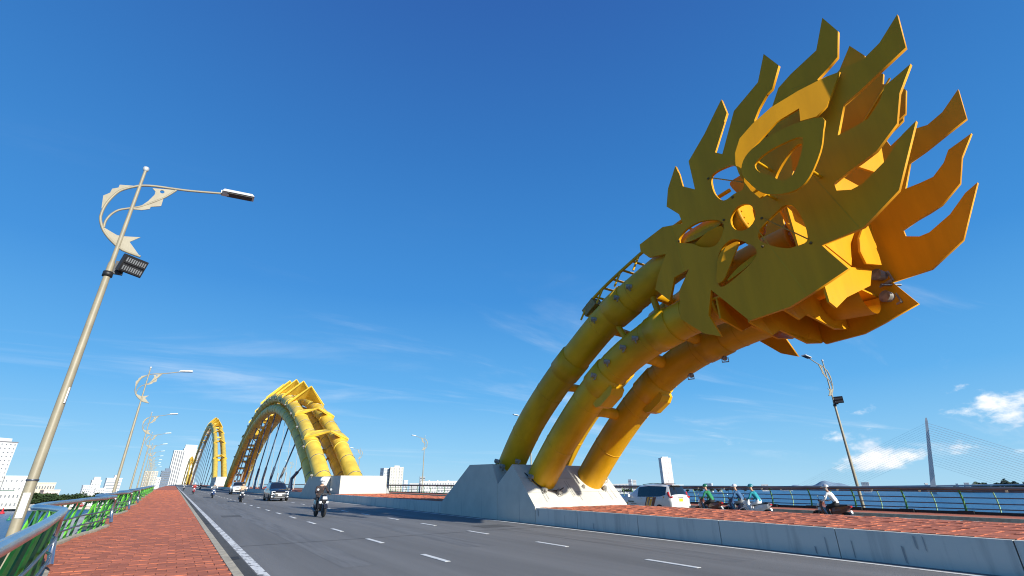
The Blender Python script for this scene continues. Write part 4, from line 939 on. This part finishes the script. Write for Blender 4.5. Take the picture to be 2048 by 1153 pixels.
def rider_mesh(name, lean=0.0, hands=True):
    J = {}; B = []; RD = {}
    def add(n, p, r_): J[n] = p; RD[n] = r_
    L_ = lean
    add('pelvis', (-.22, 0, .93), (.145, .125)); add('waist', (-.20+L_*.3, 0, 1.07), (.135, .11)); add('chest', (-.13+L_*.7, 0, 1.27), (.165, .12)); add('neckb', (-.09+L_, 0, 1.41), .08)
    add('neck', (-.06+L_, 0, 1.47), .055); add('jaw', (-.02+L_, 0, 1.54), .078); add('head', (-.03+L_, 0, 1.62), .10); add('crown', (-.04+L_, 0, 1.70), .075); add('nose', (.085+L_, 0, 1.585), .014)
    B += [('pelvis','waist','shirt'),('waist','chest','shirt'),('chest','neckb','shirt'),('neckb','neck','skin'),('neck','jaw','skin'),('jaw','head','skin'),('head','crown','skin'),('head','nose','skin')]
    for s_, k in ((1, 'l'), (-1, 'r')):
        add('sh'+k, (-.10+L_*.9, s_*.185, 1.37), .065); add('el'+k, (.06+L_*.4, s_*.27, 1.13), .048); add('wr'+k, (.27, s_*.285, 1.04), .034); add('pa'+k, (.335, s_*.29, 1.045), .032)
        add('hip'+k, (-.20, s_*.10, .90), .10); add('kn'+k, (.18, s_*.18, .80), .07); add('sn'+k, (.16, s_*.17, .58), .058); add('an'+k, (.10, s_*.15, .42), .042); add('to'+k, (.26, s_*.16, .385), .036)
        B += [('chest','sh'+k,'shirt'),('sh'+k,'el'+k,'shirt'),('el'+k,'wr'+k,'shirt'),('wr'+k,'pa'+k,'skin'),('pelvis','hip'+k,'trousers'),('hip'+k,'kn'+k,'trousers'),('kn'+k,'sn'+k,'trousers'),('sn'+k,'an'+k,'trousers'),('an'+k,'to'+k,'shoes')]
        for f_, (dy, l_) in enumerate(((-.03, .055), (-.01, .065), (.012, .062), (.032, .05))):
            add('f%d%sa' % (f_, k), (.385, s_*(.29)+dy, 1.055), .011); add('f%d%sb' % (f_, k), (.395, s_*.29+dy, 1.055-l_*.7), .009)
            B += [('pa'+k, 'f%d%sa' % (f_, k), 'skin'), ('f%d%sa' % (f_, k), 'f%d%sb' % (f_, k), 'skin')]
        add('t'+k, (.35, s_*.245, 1.03), .011); B.append(('pa'+k, 't'+k, 'skin'))
    return person_mesh(name, J, B, RD, {'skin': 0, 'shirt': 1, 'trousers': 2, 'shoes': 3}, 1), (-.035+L_, 0, 1.625)
RM0 = rider_mesh('person', .02); RM1 = rider_mesh('person', .15)
def helmet_meshes():
    n = 14; vs = []; rows = 6
    mb = MB(); prof = []
    for k in range(rows+1):
        a = k/rows*R(100); prof.append((math.cos(a)*.135, max(.004, math.sin(a)*.135)))
    mb.lathe((0,0,.02), (0,0,1), prof, 16); shell = mb
    return shell.mesh('helmet')
HELM = helmet_meshes()
def clothed(base, hp, cols, loc, rz, label, helmet, mask=None, group=None, sc=1.0, vis=True):
    me = base; o = link('person', me)
    if len(me.materials) == 0:
        for _ in range(4): me.materials.append(SKIN)
    for i, m_ in enumerate(cols): o.material_slots[i].link = 'OBJECT'; o.material_slots[i].material = m_
    o.location = loc; o.rotation_euler = (0, 0, rz); o.scale = (sc,)*3; tag(o, label, 'person', group)
    h = link('helmet', HELM, o)
    if not HELM.materials: HELM.materials.append(WHITE)
    h.material_slots[0].link = 'OBJECT'; h.material_slots[0].material = helmet; h.location = (hp[0], 0, hp[2]); h.rotation_euler = (0, R(8), 0); h.scale = (1.06, .94, .98)
    MB().prism([(.10, .0), (.20, -.03), (.20, -.015), (.10, .03)], lambda x, z: (hp[0]+x, -.075, hp[2]+z+.01), lambda x, z: (hp[0]+x, .075, hp[2]+z+.01)).build('visor', helmet, o)
    if mask: MB().lathe((hp[0]+.03, 0, hp[2]-.14), (0,0,1), [(0, .06), (.03, .088), (.10, .098)], 12).build('face_mask', mask, o)
    return o
def cl(name, c, **k): return mat('cloth_'+name, c, .85, var=.12, scale=14, bump=.25, bscale=25, **k)
C_BLK = cl('black', (.02, .02, .022)); C_NAVY = cl('navy', (.025, .04, .09)); C_BLU = cl('denim', (.05, .13, .26)); C_GRN = cl('green', (.02, .22, .09)); C_TEAL = cl('teal', (.015, .27, .32)); C_WHT = cl('white', (.72, .72, .72)); C_BEI = cl('beige', (.60, .42, .28)); C_ORG = cl('orange', (.75, .14, .03)); C_KHA = cl('khaki', (.45, .40, .30)); C_GRY = cl('grey', (.22, .23, .24)); C_RED = cl('red', (.35, .03, .03)); C_MINT = cl('mint', (.30, .55, .45))
dots = mat('cloth_spotted', (.03, .025, .025), .85, scale=30, col2=(.40, .12, .10), lo=.33, hi=.40)
H_WHT = mat('helmet_white', (.80, .80, .80), .2, var=.03, coat=.5); H_SLV = mat('helmet_silver', (.5, .53, .56), .25, metal=.3, var=.05, coat=.4); H_BLK = mat('helmet_black', (.02, .02, .02), .2, var=.05, coat=.5); H_GRN = mat('helmet_green', (.02, .16, .08), .25, var=.05, coat=.4); H_TEAL = mat('helmet_teal', (.03, .20, .24), .25, var=.05, coat=.4)
first = [True]
def bike(X, Y, rz, label, paint, riders, sc=.95):
    dz_ = R2 if X > 18 else 0
    o = scoot0 if first[0] else copy_tree(scoot0); first[0] = False
    o.location = (X, Y, deck(Y)+dz_); o.rotation_euler = (0, 0, rz); o['label'] = label; o['group'] = 'scooters on the bridge'; o.scale = (sc,)*3
    for ch in o.children:
        if ch.name.split('.')[0] in ('leg_shield', 'rear_body', 'front_fender', 'instrument_cowl'):
            ch.material_slots[0].link = 'OBJECT'; ch.material_slots[0].material = paint
    for k, (mesh_, cols, helm, mask, lab) in enumerate(riders):
        d = -.36*k-.10; p = Vector((X, Y, deck(Y)+dz_-.13*sc))+Vector((math.cos(rz)*d, math.sin(rz)*d, 0))
        clothed(mesh_[0], mesh_[1], cols, p, rz, lab, helm, mask, 'riders on the bridge', sc*1.10)
    return o
P_RED = mat('scooter_red_paint', (.30, .012, .015), .25, coat=.6); P_WHT = mat('scooter_white_paint', (.70, .70, .70), .25, coat=.6); P_BLU = mat('scooter_blue_paint', (.03, .06, .16), .25, coat=.6); P_BRN = mat('scooter_brown_paint', (.14, .04, .025), .3, coat=.6)
ON = R(-90); GO = R(90)
bike(6.5, 27.6, ON+.06, 'black scooter with white front light band, nearest one coming towards the camera', GREYP, [(RM0, (SKIN, dots, C_BLK, C_BLK), H_WHT, C_WHT, 'rider in white helmet and dark spotted shirt on the nearest oncoming scooter')], 1.04)
bike(5.35, 52.5, ON, 'black scooter left of the dark grey car', GREYP, [(RM0, (SKIN, C_BEI, C_BLK, C_BLK), H_BLK, C_BEI, 'rider in beige jacket and black helmet left of the dark grey car')])
bike(4.1, 70, ON, 'dark scooter in the left lane left of the white car', P_BLU, [(RM0, (SKIN, C_GRY, C_GRY, C_BLK), H_SLV, C_WHT, 'rider in grey with silver helmet left of the white car')])
bike(2.9, 97, ON, 'red scooter close to the left kerb far down the road', P_RED, [(RM0, (SKIN, C_RED, C_NAVY, C_BLK), H_WHT, None, 'rider in red close to the left kerb')])
bike(2.3, 150, ON, 'leftmost distant black scooter by the kerb', GREYP, [(RM0, (SKIN, C_GRY, C_BLK, C_BLK), H_BLK, None, 'rider in grey and black helmet, leftmost in the distance')])
bike(6.0, 158, ON, 'small distant scooter in the middle lane beneath the small arch', GREYP, [(RM0, (SKIN, C_BLK, C_BLK, C_BLK), H_BLK, None, 'rider all in black beneath the small arch')])
bike(10.2, 175, ON, 'small distant scooter beside the median below the middle arch', GREYP, [(RM0, (SKIN, C_NAVY, C_BLK, C_BLK), H_BLK, None, 'rider in navy beside the median below the middle arch')])
# far carriageway
bike(25.8, 18.5, GO, 'dark scooter just right of the white taxi', P_BRN, [(RM1, (SKIN, C_GRN, C_BLK, C_BLK), H_GRN, None, 'rider in green jacket and green helmet right of the taxi')])
bike(26.6, 17.15, GO+.05, 'dark blue scooter, left one of the pair riding side by side', P_BLU, [(RM1, (SKIN, C_BLU, C_GRY, C_BLK), H_WHT, None, 'rider in blue denim jacket and white helmet')])
bike(25.8, 15.7, GO, 'white and red scooter ridden by the person in teal', P_WHT, [(RM1, (SKIN, C_TEAL, C_WHT, C_KHA), H_TEAL, None, 'rider in teal jacket and pale trousers with teal helmet')])
bike(26.6, 12.3, GO-.05, 'dark brown scooter farthest right before the railing', P_BRN, [(RM1, (SKIN, C_WHT, C_BLK, C_KHA), H_SLV, C_GRY, 'rider in white shirt and silver helmet farthest right')])
bike(27.5, 50, GO, 'scooter with a white box, left of three beyond the median', P_BLU, [(RM0, (SKIN, C_NAVY, C_BLK, C_BLK), H_BLK, None, 'rider in navy, left of three beyond the median')])
bike(27.3, 47, GO, 'scooter ridden by a person in mint, middle of three beyond the median', GREYP, [(RM0, (SKIN, C_MINT, C_BLK, C_BLK), H_TEAL, None, 'rider in mint jacket, middle of three beyond the median')])
bike(27.0, 43.4, GO, 'scooter ridden by a person in orange beside the tail plinth', GREYP, [(RM0, (SKIN, C_ORG, C_BLK, C_BLK), H_BLK, None, 'rider in orange shirt beside the left slope of the tail plinth')])
o = MB().cbox((0, 0, .98), (.34, .36, .32)).build('delivery_box', WHITE); o.location = (27.5, 49.2, deck(49.2)+R2-.05); tag(o, 'white delivery box on the back of the far left scooter', 'box')
o = MB(); 
for k in range(5): o.cbox((0, 0, .35+.09*k), (.34+.04*math.sin(k*2), .30+.03*math.cos(k), .092))
o = o.build('luggage_bag', mat('grey_bag', (.22, .24, .27), .6, var=.2, bump=.3, bscale=8)); o.location = (26.15, 16.5, deck(16.5)+R2+.02); tag(o, 'grey plastic bag carried at the side of the blue scooter', 'bag')
# ================================================================== CITY, TREES, FAR BRIDGE
BZ = WZ+1.8
def facing(px): 
    p = at(px, 960, 100); return math.atan2(-(p.x), p.y)     # yaw so that local -Y looks at the camera
WINM = mat('window_glass', (.15, .17, .20), .15, var=.3, scale=2)
WINL = mat('window_glass_pale', (.30, .33, .36), .2, var=.3, scale=2)
def building(label, x0, x1, ytop, D, col, rot=.35, floors=12, bays=6, name='building', depth=None, top=None, win=WINM, wf=.42, wh=.38, cat='building', bands=False, pil=None, wz=0, roofc=None):
    pm = (x0+x1)/2; A_, B_ = at(x0, 960, D), at(x1, 960, D); w = (Vector((A_.x, A_.y))-Vector((B_.x, B_.y))).length
    c = at(pm, 960, D); h = at(pm, ytop, D).z-BZ
    t_ = thing(name, label, cat, (c.x, c.y, BZ), facing(pm)+rot)
    w = w/(abs(math.cos(rot))+.6*abs(math.sin(rot))) if depth is None else w; d = depth or w*.6
    wm = mat('wall_%02x%02x%02x' % tuple(int(x*255) for x in col), col, .8, var=.06, scale=.08)
    MB().box(-w/2, w/2, -d/2, d/2, wz, h).build('wall', wm, t_)
    rf = MB().box(-w/2-.3, w/2+.3, -d/2-.3, d/2+.3, h+.02, h+1.0).build('roof', roofc or wm, t_)
    if top:
        for (fx, fw, th_) in top: MB().box(w*fx-w*fw/2, w*fx+w*fw/2, -d*.3, d*.3, h+1.02, h+1.0+th_).build('roof_block', wm, rf)
    mb = MB(); fh = (h-wz)/floors
    for f_ in range(floors):
        z0 = wz+f_*fh+fh*(1-wh)/2; z1 = z0+fh*wh
        if bands:
            mb.box(-w/2*.96, w/2*.96, -d/2-.12, -d/2+.2, z0, z1); mb.box(-w/2-.12, -w/2+.2, -d/2*.96, d/2*.96, z0, z1); mb.box(w/2-.2, w/2+.12, -d/2*.96, d/2*.96, z0, z1)
        else:
            for b_ in range(bays):
                xa = -w/2+w*(b_+.5-wf/2)/bays; xb = xa+w*wf/bays; mb.box(xa, xb, -d/2-.12, -d/2+.2, z0, z1)
            nb = max(2, int(bays*d/w))
            for b_ in range(nb):
                ya = -d/2+d*(b_+.5-wf/2)/nb; yb = ya+d*wf/nb; mb.box(-w/2-.12, -w/2+.2, ya, yb, z0, z1); mb.box(w/2-.2, w/2+.12, ya, yb, z0, z1)
    mb.build('window_grid', win, t_, 'stuff')
    if pil:
        for k in range(pil+1):
            xa = -w/2+w*k/pil; MB().box(xa-w*.015, xa+w*.015, -d/2-.6, -d/2, wz, h+.8).build('pilaster', wm, t_)
    return t_
WB = (.58, .575, .56); CR = (.54, .49, .40); GB = (.50, .52, .55)
building('tall white hotel tower cut by the left edge of the picture', -66, 8, 884, 700, WB, .5, 16, 6, name='hotel_tower', wf=.28, wh=.26, top=[(0,.6,3)], roofc=mat('dark_roof', (.2,.19,.2), .7))
b_ = building('white modern riverside building with a green glass front', 8, 68, 955, 690, WB, .05, 4, 6, name='riverside_building', depth=24, wf=.25, wh=.25)
MB().box(-22*.8, -1, -12.5, -11.9, 3+4, 16).build('glass_front', mat('green_glass', (.10, .17, .15), .12, var=.25, scale=.3), b_)
building('low cream building right of the nearest lamp pole', 74, 112, 968, 720, CR, .1, 3, 7, name='cream_building', depth=20)
building('long low white pavilion on the left quay', -40, 60, 985, 660, (.62,.58,.50), .0, 2, 12, name='pavilion', depth=14)
building('small pinkish house behind the left quay trees', 92, 124, 982, 700, (.62,.50,.45), .2, 2, 4, name='house', depth=14)
building('grey block left of the white round-topped house', 168, 186, 972, 900, GB, .3, 8, 4, name='grey_block')
building('white house with a rounded roof on the left bank', 183, 204, 962, 930, WB, .2, 9, 3, name='white_house', wf=.3, wh=.3, top=[(0, .7, 4)])
building('grey striped office block left of the lamp row', 211, 244, 958, 980, (.62,.63,.64), .15, 9, 5, name='office_block', bands=True, win=WINL, top=[(.1,.25,4)])
building('low white house row beside the striped office', 196, 216, 978, 860, WB, .1, 4, 5, name='white_house')
building('cream ribbed building behind the lamp row', 284, 312, 944, 1250, CR, .1, 12, 6, name='ribbed_building', pil=6, wf=.6, wh=.8, win=WINL)
building('small white block at the end of the red walkway', 306, 321, 956, 1300, WB, .0, 7, 3, name='white_block', wf=.3, wh=.3)
building('dark blue glass office left of the white towers', 318, 338, 943, 1350, (.12,.16,.22), .1, 14, 6, name='glass_office', bands=True, top=[(.1,.5,5)])
building('striped white tower with dark window columns', 332, 356, 902, 1400, WB, .15, 26, 5, name='striped_tower', wf=.42, wh=.98, pil=5)
building('tallest white tower behind the small arch', 351, 388, 899, 1420, WB, .1, 30, 6, name='white_tower', wf=.14, wh=.4, top=[(-.1,.7,9)])
building('pale round-cornered tower right of the nearest arch', 759, 788, 938, 1100, (.55,.60,.66), .5, 20, 5, name='pale_tower', wf=.7, wh=.55, win=WINL)
building('cream tower joined to the pale tower', 778, 805, 936, 1090, (.58,.55,.48), .1, 20, 5, name='cream_tower', pil=4, wf=.4, wh=.5, win=WINL, top=[(0,.4,3)])
building('small grey tower right of the cream tower', 807, 816, 962, 1000, GB, .2, 7, 3, name='grey_tower')
building('dark grey frame building behind the distant scooters', 839, 850, 955, 900, (.30,.33,.36), .1, 8, 3, name='frame_building', bands=True)
building('long white low building behind the far railing', 842, 925, 964, 880, WB, .05, 4, 16, name='long_building', depth=20, win=WINL, top=[(-.3,.03,1.5),(-.1,.03,1.5),(.15,.03,1.5)])
building('tall white tower standing alone right of the tail legs', 1322, 1347, 917, 1500, (.68,.64,.62), .45, 28, 6, name='lone_tower', wf=.5, wh=.5, win=mat('window_pinkish', (.42,.30,.28), .3), top=[(0,.6,3)])
for i, (x0, x1, yt, D, lab) in enumerate(((1256,1264,960,1600,'grey silo-like tower left of the taxi roof, left of a pair'), (1265,1272,961,1610,'pale silo-like tower left of the taxi roof, right of a pair'), (1222,1256,969,1450,'low white shed left of the taxi'), (1408,1424,968,1900,'small white building above the green rider'), (1430,1440,974,1900,'tiny white building right of the green rider'), (1520,1534,970,2100,'small pale building over the sea between the riders'), (1560,1580,973,2200,'tiny flat building on the far shore below the tail'), (1720,1736,966,1200,'white house on the far shore right of the right lamp'), (1846,1853,968,1150,'white hut left of the cable bridge pylon'), (1908,1913,969,1150,'white hut right of the cable bridge pylon'), (1925,1935,967,1150,'white house beside the far right trees'), (875,905,972,700,'low white boat house below the long building'), (930,960,966,1000,'white block peeping left of the tail plinth'), (1290,1330,973,1500,'low pale terminal behind the taxi'), (820,838,968,950,'white apartment block right of the grey tower'))):
    building(lab, x0, x1, yt, D, WB if i % 3 else GB, random.uniform(-.4,.4), 4, 5, name='shore_building', win=WINL)
# small things on the left quay: parked vans and sheds seen between the trees
for i in range(26):
    px = random.uniform(0, 320); p = at(px, 1003, 672+random.uniform(-4, 14)); w = random.uniform(3, 7); h = random.uniform(1.6, 3.2)
    k = i % 2
    tt = thing('parked_van' if k else 'kiosk', ('parked van on the left quay' if k else 'small kiosk on the left quay'), 'van' if k else 'kiosk', (p.x, p.y, WZ+2.2), facing(px), 'parked vans on the left quay' if k else 'kiosks on the left quay')
    cm = random.choice([WHITE, PLW, C_GRY, C_RED, LGREY])
    MB().prism([(-w/2, .3), (-w/2, h*.9), (-w/2+.3, h), (w/2-.9, h), (w/2-.1, h*.55), (w/2, .3)], lambda x, z: (x, -1, z), lambda x, z: (x, 1, z)).build('body', cm, tt)
    MB().box(-w*.3, w*.3, -1.05, -.9, h*.55, h*.8).build('window', WINM, tt)
    if k:
        for x in (-w*.3, w*.3): MB().lathe((x, -1.05, .35), (0,1,0), [(0,.2),(0,.35),(2.1,.35),(2.1,.2)], 10).build('wheel', RUB, tt)
# low sea wall of the left quay
qa, qb = at(-60, 1022, 640), at(330, 1014, 690)
LEAF = mat('foliage', (.045, .085, .022), .8, scale=.6, col2=(.018, .045, .014), lo=.35, hi=.65, obj_rand=.3)
LEAF2 = mat('foliage_dark', (.03, .06, .025), .8, scale=.5, col2=(.015, .035, .014), lo=.35, hi=.65)
BARK = mat('bark', (.12, .085, .055), .9, var=.3, scale=3)
def crown_mesh(seed, n=650, rx=4.2, rz=3.2):
    rd = random.Random(seed); mb = MB(); lobes = [(rd.uniform(-.6,.6)*rx, rd.uniform(-.6,.6)*rx, rd.uniform(-.45,.5)*rz, rd.uniform(.35,.6)) for _ in range(9)]
    for i in range(n):
        lx, ly, lz, lr = rd.choice(lobes); v = Vector((rd.gauss(0,1), rd.gauss(0,1), rd.gauss(0,1))).normalized()*rd.uniform(.55, 1.05)
        c = Vector((lx+v.x*lr*rx, ly+v.y*lr*rx, lz+v.z*lr*rz)); q = Matrix.Rotation(rd.uniform(0,6.3), 3, 'Z') @ Matrix.Rotation(rd.uniform(-1.2,1.2), 3, 'X'); s_ = rd.uniform(.28,.62)
        mb.add([c+q@Vector(p)*s_ for p in ((-1,-.5,0),(0,-.9,.1),(1,-.3,0),(.7,.7,-.1),(-.6,.8,.1))], [(0,1,2,3,4)])
    me = mb.mesh('crown'); me.materials.append(LEAF); return me
CRN = [crown_mesh(s_) for s_ in (1,2,3,4)]
tkm = MB().tube([(0,0,0),(.1,.1,2),(0,.2,4.2)], [.35,.26,.16], 7)
for a in (0, 2.1, 4.2): tkm.tube([(0,.1,2.4),(math.cos(a)*1.4, math.sin(a)*1.4, 4.6)], [.16,.06], 5)
TKM = tkm.mesh('trunk'); TKM.materials.append(BARK)
def tree(px, D, sc, label, group):
    p = at(px, 990, D); t_ = thing('quay_tree', label, 'tree', (p.x, p.y, WZ+2.0), random.uniform(0,6.3), group, sc=sc)
    o = link('trunk', TKM, t_); c = link('crown', random.choice(CRN), t_); c.location = (0, 0, 5.4); return t_
xs = []
for i in range(46): xs.append((-30+i*7.4+random.uniform(-3,3), random.uniform(676, 700), random.uniform(1.0, 1.7)))
for px, D, sc in xs: tree(px, D, sc, 'dark green tree in the row along the left quay', 'trees along the left quay')
for i in range(22): tree(1150+i*16+random.uniform(-6,6), random.uniform(1240,1320), random.uniform(1.1,1.7), 'small dark tree on the far shore behind the taxi and riders', 'trees on the far shore behind the riders')
# far right wood reads as one mass
mb = MB(); rd = random.Random(5)
for i in range(5200):
    px = 1905+rd.random()*190; dens = min(1, (px-1895)/40)
    if rd.random() > dens: continue
    D = 1195+rd.random()*60; top = 6.5+3.5*math.sin(px*.11)+2*math.sin(px*.31)+rd.random()*2+min(6,(px-1905)*.06)
    p = at(px, 970, D); c = Vector((p.x, p.y, WZ+2+rd.random()*max(3, top))); s_ = rd.uniform(.8, 1.9); q = Matrix.Rotation(rd.uniform(0,6.3), 3, 'Z') @ Matrix.Rotation(rd.uniform(-1.3,1.3), 3, 'X')
    mb.add([c+q@Vector(v)*s_ for v in ((-1,-.6,0),(.2,-1,0),(1,.1,0),(.4,.9,0),(-.7,.7,0))], [(0,1,2,3,4)])
o = mb.build('far_wood', LEAF2, None, 'stuff', fix=False); o['label'] = 'dark green wood on the far right shore'; o['category'] = 'wood'
# hills on the horizon
def hill(px, D, w, h, m_):
    p = at(px, 970, D); n = 26; vs = []; fs = []
    ang = facing(px)
    for j in range(9):
        v = -1+2*j/8
        for i in range(n):
            u = -1+2*i/(n-1); z = h*max(0, (1-u*u))*(max(0,1-v*v))*(1+.25*math.sin(5*u+1)+.15*math.sin(11*u+2))
            q = Matrix.Rotation(ang, 3, 'Z') @ Vector((u*w, v*w*.5, 0)); vs.append((p.x+q.x, p.y+q.y, WZ+z))
    fs = [(j*n+i, j*n+i+1, (j+1)*n+i+1, (j+1)*n+i) for j in range(8) for i in range(n-1)]
    return struct(MB().add(vs, fs, True).build('hill', m_))
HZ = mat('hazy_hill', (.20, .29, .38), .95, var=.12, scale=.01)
hill(1650, 6500, 330, 62, HZ); hill(1500, 7500, 190, 50, HZ); hill(1590, 8000, 300, 40, HZ); hill(1420, 9000, 900, 50, HZ); hill(1300, 9000, 700, 45, HZ)
# cable-stayed bridge
D = 1060; base = at(1867, 985, D); base.z = WZ; tip = at(1852, 836, D); top = Vector(tip)
cs = thing('cable_stayed_bridge', 'slender grey leaning pylon of a cable-stayed bridge across the water on the right', 'bridge', base)
PYL = mat('pylon_concrete', (.42, .44, .46), .8, var=.06, scale=.05)
up = top-base; rt = Vector((math.cos(facing(1860)), math.sin(facing(1860)), 0)); dp = Vector((-rt.y, rt.x, 0))
mb = MB(); vs = []
for f_, w in ((0, 3.6), (.3, 3.1), (.7, 2.3), (.96, 1.7), (1.0, .9)):
    c = up*f_; vs += [c-rt*w-dp*w, c+rt*w-dp*w, c+rt*w+dp*w, c-rt*w+dp*w]
mb.add(vs, [(i*4+j, i*4+(j+1)%4, i*4+4+(j+1)%4, i*4+4+j) for i in range(4) for j in range(4)]+[(3,2,1,0),(16,17,18,19)]); mb.build('pylon', PYL, cs)
CR_ = mat('red_stay_cable', (.36, .13, .12), .5, var=.05); CG_ = mat('grey_stay_cable', (.25, .30, .36), .5, var=.05)
far_r = at(2230, 955, D*.97)-base; far_l = at(1590, 973, D*1.05)-base
for k in range(18):
    f_ = .93-.55*k/17; s_ = 1-.62*k/17
    e = Vector((far_r.x*s_, far_r.y*s_, 14)); MB().tube([up*f_, e], .14, 5).build('stay_cable', CR_ if k < 9 else CG_, cs)
for k in range(14):
    f_ = .93-.4*k/13; e = Vector((far_l.x*(1-.5*k/13), far_l.y*(1-.5*k/13), 14)); MB().tube([up*f_, e], .08, 5).build('stay_cable', CG_, cs)
dk = MB(); 
d0, d1 = far_l*1.3, far_r*1.3
for z in (11.5,): dk.tube([Vector((d0.x, d0.y, z)), Vector((0,0,z)), Vector((d1.x, d1.y, z))], 1.3, 6)
dk.build('bridge_girder', PYL, cs)
# buoys
for px, py, m_, lab in ((3, 1028, mat('red_buoy', (.55, .02, .03), .5), 'red boat buoy on the river at the left edge'), (17, 1041, mat('green_buoy', (.03, .22, .08), .5), 'small green buoy on the river left of the lamp pole')):
    d = FW + RT*((px-1024)/F_PX) + UP*((576.5-py)/F_PX); p = CAM+d*((WZ-CAM.z)/d.z); sc = 1.0 if 'red' in lab else .55
    t_ = thing('buoy', lab, 'buoy', p, sc=sc*1.7); MB().lathe((0,0,-.2), (0,0,1), [(0,.6),(.2,1.0),(.7,1.0),(.9,.5),(2.0,.2),(2.4,.3),(2.6,.1)], 12).build('float', m_, t_); MB().tube([(0,0,2.2),(0,0,3.4)], .06, 6).build('mast', STEELD, t_)

# ------------------------------------------------------------------ put each root at the foot of its thing
bpy.context.view_layer.update()
for o in list(S.objects):
    if o.type == 'EMPTY' and o.parent is None and o.location.length < 1e-6 and tuple(o.scale) == (1,1,1) and o.children:
        pts = [ch.matrix_world @ Vector(cn) for ch in o.children if ch.type == 'MESH' for cn in ch.bound_box]
        base = Vector((sum(p.x for p in pts)/len(pts), sum(p.y for p in pts)/len(pts), min(p.z for p in pts)))
        o.location = base
        for ch in o.children: ch.location = ch.location-base
